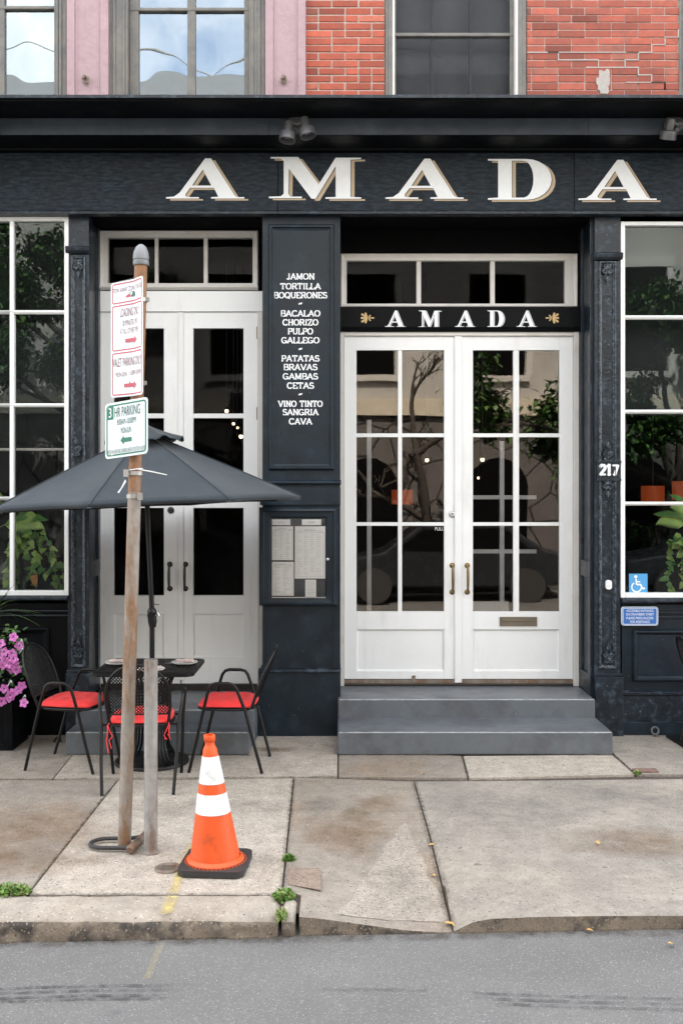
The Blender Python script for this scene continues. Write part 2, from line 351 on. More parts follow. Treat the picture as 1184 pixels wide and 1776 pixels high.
def asphalt():
    m = mat('asphalt', (.142, .139, .134), .85, var=.24, vs=1.1, bump=.9, bs=170, bdist=.004, det=12,
            speck=[(150, .5, (.095, .095, .097), .3), (120, .45, (.225, .225, .225), .25), (80, .20, (.45, .45, .43), .08), (44, .12, (.48, .48, .46), .04)])
    t = m.node_tree; N = t.nodes.new; K = t.links.new; b = t.nodes['Principled BSDF']
    old = b.inputs['Base Color'].links[0].from_socket
    c = N('ShaderNodeTexCoord')
    # oil spots
    n = N('ShaderNodeTexNoise'); n.inputs['Scale'].default_value = 3.5; n.inputs['Detail'].default_value = 5; K(c.outputs['Object'], n.inputs['Vector'])
    r = N('ShaderNodeMapRange'); r.inputs[1].default_value = .66; r.inputs[2].default_value = .73; r.inputs[4].default_value = .5; K(n.outputs['Fac'], r.inputs[0])
    x = N('ShaderNodeMix'); x.data_type = 'RGBA'; K(r.outputs[0], x.inputs[0]); K(old, x.inputs[6]); x.inputs[7].default_value = (.07, .07, .075, 1)
    K(x.outputs[2], b.inputs['Base Color']); return m
ASPH = asphalt()
def decal(name, col, scale, lo, hi, map_scale=(1, 1, 1)):
    """worn paint or rubber lying on the ground: real patchy coverage"""
    m = mat(name, col, .8, var=.2, vs=20); t = m.node_tree; N = t.nodes.new; K = t.links.new; b = t.nodes['Principled BSDF']
    c = N('ShaderNodeTexCoord'); mp = N('ShaderNodeMapping'); mp.inputs['Scale'].default_value = map_scale; K(c.outputs['Object'], mp.inputs[0])
    n = N('ShaderNodeTexNoise'); n.inputs['Scale'].default_value = scale; n.inputs['Detail'].default_value = 8; n.inputs['Roughness'].default_value = .7; K(mp.outputs[0], n.inputs['Vector'])
    at = N('ShaderNodeAttribute'); at.attribute_name = 'Col'
    r = N('ShaderNodeMapRange'); r.inputs[1].default_value = lo; r.inputs[2].default_value = hi; K(n.outputs['Fac'], r.inputs[0])
    mu = N('ShaderNodeMath'); mu.operation = 'MULTIPLY'; K(r.outputs[0], mu.inputs[0]); K(at.outputs['Fac'], mu.inputs[1])
    K(mu.outputs[0], b.inputs['Alpha']); return m
YPAINT = decal('yellow_marking_paint', (.62, .49, .16), 9, .30, .62)
TYRE = decal('tyre_rubber', (.045, .045, .048), 26, .42, .60, (.9, 2.2, 1))

# ------------------------------------------------------------------ ground: road, kerb, sidewalk
def road_z(x): return -.09 + .0167 * max(-7, min(7, x))
def dip(x):
    k = [(-.25, 0), (-.1, .012), (.1, .04), (.3, .066), (.5, .079), (.53, .064), (.58, .034), (.66, .013), (.9, .003), (1.2, 0)]
    if x <= k[0][0] or x >= k[-1][0]: return 0
    for (a, p), (b, q) in zip(k, k[1:]):
        if a <= x <= b: return p + (q - p) * (x - a) / (b - a)
def walk_z(x, y):
    back = 5.75 if x < .515 else 5.0
    t = max(0, min(1, (back - y) / (back - 4.6))); t = t * t * (3 - 2 * t) if x >= .515 else t ** 1.3
    return -dip(x) * t + .004 * noise.noise(Vector((x * .8, y * .8, 3)))
mb = MB()
nx, ny = 40, 24
xs = [-60, -30, -15, -7] + [-6 + i * .4 for i in range(31)] + [7, 15, 30, 60]
ys = [-3.2, -1, 1, 2.5, 3.5, 4.2, 4.8]
vs = [(x, y, road_z(x) + .004 * noise.noise(Vector((x * 1.3, y * 1.3, 0)))) for y in ys for x in xs]; n = len(xs)
mb.add(vs, [(j * n + i, j * n + i + 1, (j + 1) * n + i + 1, (j + 1) * n + i) for j in range(len(ys) - 1) for i in range(n - 1)], ASPH)
tag(mb.build('road', smooth=60), kind='structure', label='grey asphalt road in front of the kerb')
mb = MB(); mb.add([(-200, -200, -.5), (200, -200, -.5), (200, 200, -.5), (-200, 200, -.5)], [(0, 1, 2, 3)], DIRT)
tag(mb.build('ground'), kind='structure')
PAVD = mat('dark_paving', (.07, .07, .07), .9, var=.3, vs=2)
mb = MB(); mb.box(-30, 30, -8, -3.2, -.4, .06, PAVD); tag(mb.build('pavement'), kind='structure')

mb = MB()
def patch(c00, c10, c11, c01, m, n=14, k=14, gap=.005, side=None, depth=.10, edges=None):
    """slab: c00 front-left, c10 front-right, c11 back-right, c01 back-left"""
    cs = [Vector((p[0], p[1], 0)) for p in (c00, c10, c11, c01)]; ce = sum(cs, Vector()) / 4
    cs = [p + (ce - p).normalized() * gap for p in cs]
    vs = []
    for j in range(k + 1):
        for i in range(n + 1):
            u, v = i / n, j / k
            p = cs[0] * (1 - u) * (1 - v) + cs[1] * u * (1 - v) + cs[2] * u * v + cs[3] * (1 - u) * v
            if edges: p.x = edges[0](p.y) * (1 - u) + edges[1](p.y) * u
            vs.append((p.x, p.y, walk_z(p.x, p.y)))
    mb.add(vs, [(j * (n + 1) + i, j * (n + 1) + i + 1, (j + 1) * (n + 1) + i + 1, (j + 1) * (n + 1) + i) for j in range(k) for i in range(n)], m)
    ring = [i for i in range(n + 1)] + [j * (n + 1) + n for j in range(1, k + 1)] + [k * (n + 1) + i for i in range(n - 1, -1, -1)] + [j * (n + 1) for j in range(k - 1, 0, -1)]
    q = len(ring); b = [(vs[i][0], vs[i][1], vs[i][2] - depth) for i in ring]
    mb.add([vs[i] for i in ring] + b, [(i, (i + 1) % q, (i + 1) % q + q, i + q) for i in range(q)], side or m)
KY = 4.60
yb = 8.7
jl = G(205, 1352)[1]; jm = 6.80; jr = 6.80
p_ = lambda px, py: G(px, py)
patch((-6, jl), p_(92, 1352), (-2.08, yb), (-6, yb), CONC)                         # by the planter
patch(p_(92, 1352), (-.026, 6.87), (-.026, yb), (-2.08, yb), AGG)                  # under the table
patch((-6, 4.84), p_(48, 1551), p_(204, 1354), (-6, jl - .003), CONC)              # stained slab
patch(p_(49, 1552), (-.292, 4.84), (-.330, 6.835), p_(205, 1354), AGG)              # the post's slab
patch((-.185, KY), (.514, KY), (.490, 6.76), (-.325, 6.86), CONC, 18, 46, side=KERBF, depth=.14,
      edges=(lambda y: -.322 + .038 * (6.86 - y) / 2 if y > 4.855 else -.196, lambda y: .510 - .024 * (y - KY) / 2.16))   # driveway slab
patch((.515, KY), (5.5, KY + .02), (5.5, 6.92), (.491, 6.76), CONCG, 60, 24, side=KERBF, depth=.14)
patch((-.022, 6.862), p_(811, 1349), p_(801, 1311), (-.022, 7.6), CONC)
patch(p_(812, 1349), p_(1101, 1343), p_(1061, 1309), p_(802, 1311), AGG)
patch(p_(1102, 1343), (5.5, 6.95), (5.5, yb), (2.025, yb), CONCG)
o = mb.build('sidewalk', bevel=.007, smooth=45); tag(o, 'worn concrete sidewalk slabs before the storefront', kind='structure')
mb = MB(); gx = [-6 + i * .1 for i in range(116)]; gy = [4.68 + i * .14 for i in range(30)]
mb.add([(x, y, walk_z(x, y) - .016) for y in gy for x in gx], [(j * 116 + i, j * 116 + i + 1, (j + 1) * 116 + i + 1, (j + 1) * 116 + i) for j in range(29) for i in range(115)], DIRT)
tag(mb.build('ground_bed'), kind='structure')

def kerbstone(mb, x0, x1, y0, y1, seed, rough=.006, n=60, tilt=0):
    prof = []
    for i in range(25):
        t = i / 24
        if t < .35: prof.append((y1 + (y0 + .07 - y1) * t / .35, 0))
        elif t < .7:
            a = (t - .35) / .35 * math.pi / 2; prof.append((y0 + .07 - .07 * math.sin(a), -.05 * (1 - math.cos(a))))
        else: prof.append((y0 - .008 * (t - .7) / .3, -.05 - (t - .7) / .3 * .14))
    k = len(prof); vs = []
    for i in range(n + 1):
        x = x0 + (x1 - x0) * i / n
        e = min(i, n - i) / n * (x1 - x0); rd = .015 * max(0, 1 - e / .02) ** 2
        for j, (y, z) in enumerate(prof):
            f = rough * (1 + 2.2 * max(0, (j - 14) / 10)) * noise.fractal(Vector((x * 9, y * 14 + seed, z * 22)), 1, 2, 4)
            vs.append((x, y + f + rd * (1 if j > 9 else 0), z + f * .5 * (j < 20) - rd + tilt * (x - x0) + .003 * noise.noise(Vector((x, seed, 0)))))
    top = [(i * k + j, i * k + j + 1, (i + 1) * k + j + 1, (i + 1) * k + j) for i in range(n) for j in range(14)]
    fr = [(i * k + j, i * k + j + 1, (i + 1) * k + j + 1, (i + 1) * k + j) for i in range(n) for j in range(14, k - 1)]
    b = len(mb.v); mb.add(vs, top, KERBM); kk = mb.mi(KERBF)
    for f in fr: mb.f.append([b + q for q in f]); mb.fm.append(kk)
    for i in (0, n): mb.f.append([b + i * k + j for j in range(k)]); mb.fm.append(kk)
mb = MB()
kerbstone(mb, -6, PX(482, 4.6), 4.585, 4.83, 1, n=220)
kerbstone(mb, PX(488, 4.6), PX(512, 4.6), 4.60, 4.78, 5, rough=.012, n=14)
tag(mb.build('kerb', smooth=60), kind='structure', label='granite kerb stones along the road')
# aggregate patch let into the sidewalk, rusty valve cover, brick sliver
mb = MB(); a = [p_(500, 1505), p_(556, 1507), p_(557, 1545), p_(500, 1535)]
mb.prism([[(x, y) for x, y in a]], 0, .004, AGGB)
mb.v = [Vector((p.x, p.z, .001 + p.y)) for p in mb.v]
o = mb.build('concrete_patch', bevel=.002); tag(o, 'square brown pebbled patch set in the sidewalk beside the kerb weeds', 'patch')
mb = MB(); c = p_(292, 1507)
mb.lathe([(0, .006), (.045, .006), (.05, .010), (.066, .011), (.070, .008), (.072, 0)], (c[0], c[1], .0), GALV, 28)
for k in range(-2, 3): mb.box(c[0] - .035, c[0] + .035, c[1] + k * .014 - .003, c[1] + k * .014 + .003, .005, .010, GALV)
RUSTC = rustpole('rusted_iron', (.19, .16, .13), (.17, .105, .07), .05)
mb.mats = [RUSTC]
tag(mb.build('valve_cover', smooth=40), 'small round rusty valve cover in the sidewalk beside the traffic cone', 'valve cover')
mb = MB(); c = p_(1118, 1338); mb.box(c[0] - .085, c[0] + .085, c[1] - .035, c[1] + .035, -.01, .016, AGGB)
BRK1 = mat('loose_brick', (.17, .10, .085), .9, var=.4, vs=30, bump=.8, bs=70); mb.mats = [BRK1]
tag(mb.build('brick', bevel=.008), 'single dark brick lying in the sidewalk joint near the right steps', 'brick')
# yellow marking: broken spray line down to the kerb and out on the road
def strip(name, pts, w, m, zf, label, fade=None, seg=10):
    mb = MB(); P = []
    for (a, b) in zip(pts, pts[1:]):
        for i in range(seg): P.append((a[0] + (b[0] - a[0]) * i / seg, a[1] + (b[1] - a[1]) * i / seg))
    P.append(pts[-1]); vs, cols = [], []
    for i, p in enumerate(P):
        q = P[min(i + 1, len(P) - 1)]; r = P[max(i - 1, 0)]; t = Vector((q[0] - r[0], q[1] - r[1])); t.normalize(); nn = Vector((-t.y, t.x))
        for k in range(7):
            u = (k - 3) / 3; x, y = p[0] + nn.x * w * u, p[1] + nn.y * w * u
            vs.append((x, y, zf(x, y) + .004)); cols.append((1 - abs(u) ** 2) * (fade(i / (len(P) - 1)) if fade else 1))
    fs = [(i * 7 + k, i * 7 + k + 1, i * 7 + 8 + k, i * 7 + 7 + k) for i in range(len(P) - 1) for k in range(6)]
    mb.add(vs, fs, m); o = mb.build(name)
    a = o.data.color_attributes.new('Col', 'FLOAT_COLOR', 'POINT')
    for i, c in enumerate(cols): a.data[i].color = (c, c, c, 1)
    return tag(o, label, kind='structure')
strip('pavement_marking', [p_(333, 1462), p_(318, 1500), p_(300, 1550)], .03, YPAINT, walk_z, 'faded yellow sprayed line beside the cone', lambda t: .45 + .5 * t)
strip('pavement_marking', [p_(299, 1556), p_(293, 1572), p_(288, 1587)], .035, YPAINT, lambda x, y: .004, 'bright yellow paint dab on the kerb top', lambda t: 1.0)
strip('road_marking', [G(281, 1636, -.1), G(268, 1665, -.1), G(255, 1698, -.1)], .02, YPAINT, lambda x, y: road_z(x) + .002, 'faint yellow sprayed line on the asphalt', lambda t: .10 + .2 * t)
for k, (py, dx) in enumerate(((1713, 0), (1721, 8), (1730, -6), (1736, 4))):
    strip('tyre_mark', [G(-60, py + 3, -.11), G(150, py, -.11), G(306 + dx, py - 3, -.1)], .010, TYRE, lambda x, y: road_z(x) + .003, 'dark skid mark on the asphalt', lambda t: min(1, (1 - t) * 5), 40)
for k, (py, dx) in enumerate(((1727, 0), (1736, 12), (1745, 30))):
    strip('tyre_mark', [G(806 + dx, py - 4, -.08), G(1000, py + 2, -.07), G(1240, py + 11, -.07)], .010, TYRE, lambda x, y: road_z(x) + .003, 'dark skid mark on the asphalt', lambda t: min(1, t * 8) * (1 - .5 * t), 40)
strip('tyre_mark', [G(560, 1718, -.09), G(740, 1722, -.09)], .02, TYRE, lambda x, y: road_z(x) + .003, 'faint skid mark', lambda t: .3, 30)

# ------------------------------------------------------------------ the building
B = thing('restaurant_building', 'dark navy restaurant storefront with white doors under a brick and pink painted upper storey', 'building', (0, 8, 0))
WD, SD, DD, UD = 8.07, 8.00, 8.47, 8.10
def X8(px): return PX(px, WD)
def Z8(py): return PZ(py, WD)
XL, XR = -5.2, 5.2

# --- brick wall: every brick is shaped, with its own tone
mb = MB(); mb.cols = []
PITCH, COURSE, J = .2165, .0612, .0075
bz0 = 4.87
openings = [(PX(667, UD), PX(913, UD), 0, 6.75), (PX(1177, UD), PX(1417, UD), 0, 6.75)]
bx0, bx1 = PX(529, UD), XR
def perpends(c):
    off = (0 if c % 2 else PITCH / 2)
    return bx0 - off
rb = random.Random(3)
ncourse = 50
for c in range(ncourse):
    z0 = bz0 + c * COURSE; x = perpends(c) - PITCH
    while x < bx1:
        headers = (rb.random() < .16 and x < .3)
        w = PITCH / 2 if headers else PITCH
        a, b = x + J / 2, x + w - J / 2; x += w
        segs = [(max(a, bx0), min(b, bx1))]
        for o0, o1, oz0, oz1 in openings:
            if z0 < oz1 and z0 + COURSE > oz0:
                ns = []
                for s0, s1 in segs:
                    if s1 <= o0 or s0 >= o1: ns.append((s0, s1)); continue
                    if s0 < o0: ns.append((s0, o0))
                    if s1 > o1: ns.append((o1, s1))
                segs = ns
        for s0, s1 in segs:
            if s1 - s0 < .02: continue
            t = rb.gauss(0, 1); k = 1 + .15 * t
            if s0 < .4: col = (.36 * k, .082 * k, .048 * k)
            else: col = (.33 * k, .086 * k, .057 * k)
            if rb.random() < .10: col = tuple(v * .75 for v in col)
            if rb.random() < .1: col = (col[0] * 1.08, col[1] * 1.4, col[2] * 1.5)
            yf = UD + rb.uniform(-.002, .002); j = [rb.uniform(-.0015, .0015) for _ in range(4)]
            sh = .0025 if s0 < .4 else 0; j = [j[0] + sh, j[1] - sh, j[2] + sh * .6, j[3] - sh * .6]
            nb = len(mb.f); mb.box(s0 + j[0], s1 + j[1], yf, yf + .06, z0 + J / 2 + j[2], z0 + COURSE - J / 2 + j[3], BRICK)
            mb.cols += [col] * (len(mb.f) - nb)
mb.build('brick_wall', B, bevel=.003, seg=1)
mb = MB()
zt = bz0 + ncourse * COURSE
yb0, yb1 = UD + .006, UD + .22
xe = [bx0] + [v for o in openings for v in o[:2]] + [bx1]
for a, b in ((xe[0], xe[1]), (xe[2], xe[3]), (xe[4], xe[5])):
    if b > a: mb.box(a, b, yb0, yb1, 4.7, zt, MORTAR)
for o in openings: mb.box(o[0], min(o[1], bx1), yb0, yb1, 6.75, zt, MORTAR)
mb.build('mortar_bed', B)
# white repointing that climbs through the joints, cement patch
mb = MB()
def cz(c): return bz0 + c * COURSE
def snap(x, c):
    o = perpends(c); return o + round((x - o) / PITCH) * PITCH
def repoint(x, c, moves, w=.009):
    for tx, tc in moves:
        tx2 = snap(tx, c if tc >= c else c - 1) if tc != c else tx
        a, b = sorted((x, tx2)); mb.box(a - w / 2, b + w / 2, UD - .004, UD + .02, cz(c) - w / 2 + rb.uniform(-.002, .002), cz(c) + w / 2, MORTARW); x = tx2
        while c != tc:
            s = 1 if tc > c else -1; cc = c if s > 0 else c - 1
            x3 = snap(x, cc); a, b = sorted((x, x3))
            if b - a > .02: mb.box(a - w / 2, b + w / 2, UD - .004, UD + .02, cz(c) - w / 2, cz(c) + w / 2, MORTARW)
            x = x3; mb.box(x - w / 2, x + w / 2, UD - .0045, UD + .02, cz(cc) + w / 2, cz(cc + 1) - w / 2, MORTARW); c += s
U = lambda px: PX(px, UD)
def crs(py): return round((PZ(py, UD) - bz0) / COURSE)
repoint(U(914), crs(87), [(U(950), crs(100)), (U(1016), crs(113))])
repoint(U(950), crs(87), [(U(1090), crs(113))])
repoint(U(1086), crs(87), [(U(1110), crs(74)), (U(1133), crs(61)), (U(1153), crs(48)), (U(1176), crs(48))])
repoint(U(1016), crs(113), [(U(1090), crs(130)), (U(1108), crs(143)), (U(1130), crs(156))])
repoint(U(1085), crs(148), [(U(1130), crs(161))])
pts = []
for i in range(40):
    a = 2 * math.pi * i / 40; rr = 1 + .55 * noise.noise(Vector((math.cos(a) * 1.7, math.sin(a) * 1.7, 1))) + .3 * noise.noise(Vector((math.cos(a) * 5, math.sin(a) * 5, 7)))
    pts.append((U(1046) + .055 * rr * math.cos(a), PZ(143, UD) + .10 * rr * math.sin(a)))
q = MB(); q.prism([pts], UD - .006, UD + .01, MORTARW); q.build('cement_patch', B)
tag(mb.build('repointing', B), kind='stuff')

# --- pink painted iron piers
for x0, x1 in ((116, 188), (460, 530)):
    mb = MB(); d = 8.045; a, b = PX(x0, d), PX(x1, d)
    panel(mb, a, b, 4.80, 7.2, d, (.065, .065, .20, .1), .018, PINK, back=.2)
    moulding(mb, a + .065, b - .065, 5.0, 7.1, d + .018, .022, .012, PINK)
    o = mb.build('painted_pier', B, bevel=.006)
    hm = MB(); cx, z = PX((x0 + x1) / 2 + (-3 if x0 < 200 else -3), d), PZ(138, d)
    hm.box(cx - .022, cx + .022, d - .006, d, z - .03, z + .03, RUSTC)
    hm.tube([(cx, d, z + .01), (cx, d - .05, z + .012), (cx, d - .06, z + .0), (cx - .012, d - .06, z - .02)], .012, RUSTC)
    hm.build('iron_hook', o, smooth=50)

# --- upper windows
def upper_window(x0, x1, casing, sash, panes_x, meet, trim, gl, backm, rows=None, curtain=True):
    d = 8.09
    mb = MB(); a, b = PX(x0, d), PX(x1, d); ca, cb = casing
    mb.box(a, PX(ca, d), d, d + .20, 4.75, 7.2, trim); mb.box(PX(cb, d), b, d, d + .20, 4.75, 7.2, trim)
    for px0, px1 in ((x0 + 8, x0 + 13), (ca - 9, ca - 5), (cb + 4, cb + 8), (x1 - 13, x1 - 8)):
        mb.box(PX(px0, d), PX(px1, d), d - .012, d + .01, 4.85, 7.18, trim)
    mb.box(PX(ca, d), PX(cb, d), d + .03, d + .2, 7.05, 7.2, trim)
    mb.box(PX(ca, d), PX(cb, d), d + .02, d + .2, 4.75, 4.94, trim)      # sill
    ds = d + .06
    zb, zt_ = 4.94, 7.05
    for px0, px1 in sash: mb.box(PX(px0, d), PX(px1, d), ds, ds + .05, zb, zt_, trim)
    zm = PZ(meet, ds); mb.box(PX(ca, d), PX(cb, d), ds - .004, ds + .046, zm - .014, zm + .014, trim)
    mb.box(PX(ca, d), PX(cb, d), ds - .002, ds + .048, zb, zb + .022, trim)
    for r_ in (rows or []):
        z = PZ(r_, ds); mb.box(PX(ca, d), PX(cb, d), ds + .01, ds + .04, z - .012, z + .012, trim)
    o = mb.build('window', B, bevel=.006)
    for px0, px1 in panes_x:
        g = MB(); g.sheet(PX(px0, d) - .004, PX(px1, d) + .004, ds + .029, zb + .01, zt_ - .01, gl); g.build('pane', o)
    if backm:
        g = MB(); g.box(PX(ca, d) - .05, PX(cb, d) + .05, ds + .16, ds + .17, 4.8, 7.2, backm); g.build('curtain', o)
    return o
upper_window(188, 460, (222, 432), [(222, 238), (323, 337), (422, 432)], [(238, 323), (337, 422)], 16, TAUPE, GLASSU, INT)
upper_window(-155, 116, (-121, 94), [(-121, -105), (-13, 4), (92, 98)], [(-105, -13), (4, 92)], 13, TAUPE, GLASSU, INT)
W2 = upper_window(668, 912, (682, 893), [(682, 687), (886, 893)], [(687, 886)], 60, TAUPE, GLASSS, SCREEN)
W3 = upper_window(1177, 1417, (1191, 1402), [(1191, 1196), (1397, 1402)], [(1196, 1397)], 60, TAUPE, GLASSS, SCREEN)
for W_, off in ((W2, 0), (W3, 509)):
    g = MB(); d = 8.09
    for px in (750, 817): g.box(PX(px + off - 2, d), PX(px + off + 2, d), d + .075, d + .10, 4.95, 7.04, NAVY)
    g.build('glazing_bar', W_)
    g = MB()
    for px0, px1 in ((680, 684), (892, 897)): g.box(PX(px0 + off, d), PX(px1 + off, d), d - .02, d + .06, 4.9, 7.1, CREAM)
    g.build('storm_frame', W_, bevel=.003)

# --- cornice
mb = MB(); LIP, FA = 7.33, 7.68
mb.profile([(8.3, 4.95), (7.36, 4.893), (LIP, 4.888), (LIP, 4.864), (LIP + .015, 4.860), (LIP + .02, 4.852), (FA, 4.850), (FA, 4.718),
            (FA + .02, 4.716), (SD - .05, 4.712), (SD - .045, 4.700), (SD + .03, 4.696), (8.3, 4.70)], XL, XR, BLACKP)
mb.build('cornice', B, bevel=.004)
mb = MB()
for a, b, t in ((XL, -1.7, 0), (-1.7, -.56, .0), (-.56, 1.9, .001), (1.9, XR, .0)):
    mb.box(a + .001, b - .001, FA - .005 - t, FA - .0005, 4.7205, 4.8485, FASC)
mb.build('fascia_board', B, bevel=.002)
mb = MB(); x = XL
for a, b in ((LIP - .004, XL),): pass
for a, b in ((XL, -1.2), (-1.2, 1.0), (1.0, XR)):
    mb.box(a + .002, b - .002, LIP - .005, LIP - .0005, 4.866, 4.890, NAVYW)
mb.build('cornice_trim', B, bevel=.002)
# --- sign board with the shop name
mb = MB(); sz0, sz1 = 4.229, 4.693
for a, b in ((XL, 482), (482, 995), (995, XR)):
    a = PX(a, SD) if a > 10 else a; b = PX(b, SD) if b > 10 else b
    mb.box(a + .002, b - .002, SD, SD + .05, sz0, sz1, SIGNB)
SB = mb.build('sign_board', B, bevel=.002)
mb = MB()
for a, b in ((XL, 482), (482, 995), (995, XR)):
    a = PX(a, SD) if a > 10 else a; b = PX(b, SD) if b > 10 else b
    mb.profile([(SD + .05, sz0 - .002), (SD - .012, sz0 - .002), (SD - .016, sz0 - .010), (SD - .016, sz0 - .016), (SD - .03, sz0 - .02), (SD - .03, sz0 - .034), (SD + .05, sz0 - .036)], a + .001, b - .001, NAVYW)
mb.build('sign_moulding', B, bevel=.002)
# letters, measured as outlines
A_out = [(250, 66), (284, 66), (418, 276), (432, 287), (473, 287), (473, 295), (284, 295), (284, 287), (325, 285), (300, 234), (165, 234), (140, 268), (137, 280), (150, 287), (215, 287), (215, 295), (28, 295), (28, 287), (72, 284), (104, 262)]
A_in = [(237, 130), (285, 221), (176, 221)]
M_out = [(623, 58), (780, 58), (897, 213), (993, 62), (1138, 62), (1138, 71), (1078, 74), (1078, 286), (1138, 288), (1138, 296), (935, 296), (935, 288), (993, 286), (993, 110), (880, 296), (855, 296), (727, 125), (724, 268), (736, 284), (800, 284), (800, 293), (613, 293), (613, 284), (680, 282), (697, 268), (697, 80), (680, 68), (623, 67)]
def arc(cx, cy, rx, ry, a0, a1, n=12): return [(cx + rx * math.cos(R(a0 + (a1 - a0) * i / n)), cy + ry * math.sin(R(a0 + (a1 - a0) * i / n))) for i in range(n + 1)]
D_out = [(83, 68)] + arc(300, 183, 142, 115, -90, 90) + [(83, 298), (83, 289), (140, 286), (140, 80), (83, 77)]
D_in = [(218, 78), (285, 79)] + arc(285, 182, 54, 103, -90, 90, 10)[1:-1] + [(285, 286), (218, 286)]
def letter(kind, sx, sy, scale, d, y, offs, name='letter', par=None, vscale=None):
    vs_ = vscale or scale
    """sx, sy: photo pixel of the outline's own left and top; scale in photo px per unit"""
    out, inn = {'A': (A_out, [A_in]), 'M': (M_out, []), 'D': (D_out, [D_in])}[kind]
    x0 = min(p[0] for p in out); z1 = min(p[1] for p in out)
    loops = [out] + inn; mb = MB()
    for ox, oz, yy, m in offs:
        mb.prism([[(PX(sx + (a - x0) * scale + ox, d), PZ(sy + (b - z1) * vs_ + oz, d)) for a, b in lp] for lp in loops], y - yy, None, m)
    return mb.build(name, par)
big = [(6.8, 3.2, .0015, TAN), (1.4, .8, .0032, DARKL), (0, 0, .0048, TEXTW)]
s = 1 / 3.289
for kd, sx, sy in (('A', 288.5, 275), ('M', 466.4, 272.6), ('A', 668, 275.5), ('D', 845.5, 276), ('A', 1002, 277.5)):
    letter(kd, sx, sy, s if kd != 'D' else 1 / 3.253, SD, SD, big, par=SB)

# --- door bays: soffit, headers, reveals
mb = MB()
for a, b in ((PX(150, WD), PX(458, WD)), (PX(588, WD), PX(1032, WD))):
    mb.box(a, b, SD + .05, DD + .1, 4.2, 4.26, BLACKS)
mb.box(XL, XR, SD + .052, 8.4, 4.262, 4.70, INT)
mb.box(PX(585, DD), PX(1012, DD), DD + .01, DD + .10, PZ(440, DD) + .002, 4.199, BLACKS)
mb.box(PX(160, DD), PX(455, DD), DD + .01, DD + .10, PZ(400, DD) + .002, 4.199, BLACKS)
mb.build('soffit', B)
mb = MB()
def reveal(x, sgn, ymid=975):
    a, b = (x, x + .02) if sgn > 0 else (x - .02, x)
    zz = [.30, PZ(1165, 8.27), PZ(1150, 8.27), PZ(1000, 8.27), PZ(972, 8.27), PZ(455, 8.27), 4.199]
    mb.box(a, b, WD + .03, DD + .03, .30, 4.199, NAVY)
    t = -sgn * .014
    for z0, z1 in ((zz[0], zz[1]), (zz[3], zz[4])): mb.box(x + t, x - sgn * .0005, WD + .03, DD + .02, z0, z1, NAVYW)
    for z0, z1 in ((zz[1], zz[3]), (zz[4], zz[6])):
        for y0 in (WD + .03, DD - .07): mb.box(x + t, x - sgn * .0005, y0, y0 + .08, z0 + .0005, z1 - .0005, NAVYW)
        for y0, w in ((WD + .125, .012), (DD - .10, .012)): mb.box(x + t * .6, x - sgn * .0005, y0, y0 + w, z0 + .02, z1 - .02, NAVYW)
reveal(2.033, 1); mb.build('door_reveal', B, bevel=.003)
mb = MB(); reveal(-2.062, -1); mb.build('door_reveal', B, bevel=.003)

# --- ornaments: cast scroll work
def scroll(mb, cx, y, cz, s, m, up=1):
    def sp(px, pz, r0, r1, a0, turns, mir):
        P = []
        for i in range(19):
            t = i / 18; a = a0 + turns * 2 * math.pi * t; r = r0 + (r1 - r0) * t
            P.append((cx + mir * (px + r * math.cos(a)) * s, y - .004, cz + up * (pz + r * math.sin(a)) * s))
        mb.tube(P, [s * .17 * (1 - .45 * i / 18) for i in range(19)], m, 6)
    for mir in (-1, 1):
        sp(.30, -.60, .32, .06, math.pi * .5, 1.2, mir)
        sp(.30, .12, .36, .05, -math.pi * .55, 1.25, mir)
        mb.tube([(cx + mir * .55 * s, y - .003, cz + up * -.25 * s), (cx + mir * .2 * s, y - .006, cz + up * .45 * s), (cx + mir * .42 * s, y - .003, cz + up * .85 * s)], [s * .05, s * .09, s * .04], m, 6)
        mb.tube([(cx, y - .004, cz + up * .7 * s), (cx + mir * .2 * s, y - .006, cz + up * 1.1 * s), (cx + mir * .12 * s, y - .003, cz + up * 1.35 * s)], [s * .06, s * .09, s * .03], m, 6)
    mb.tube([(cx, y - .004, cz + up * .9 * s), (cx, y - .008, cz + up * 1.35 * s), (cx, y - .003, cz + up * 1.8 * s)], [s * .1, s * .11, s * .02], m, 6)
    mb.tube([(cx, y - .004, cz - up * 1.0 * s), (cx, y - .008, cz - up * .2 * s), (cx, y - .004, cz + up * .4 * s)], [s * .06, s * .1, s * .05], m, 6)

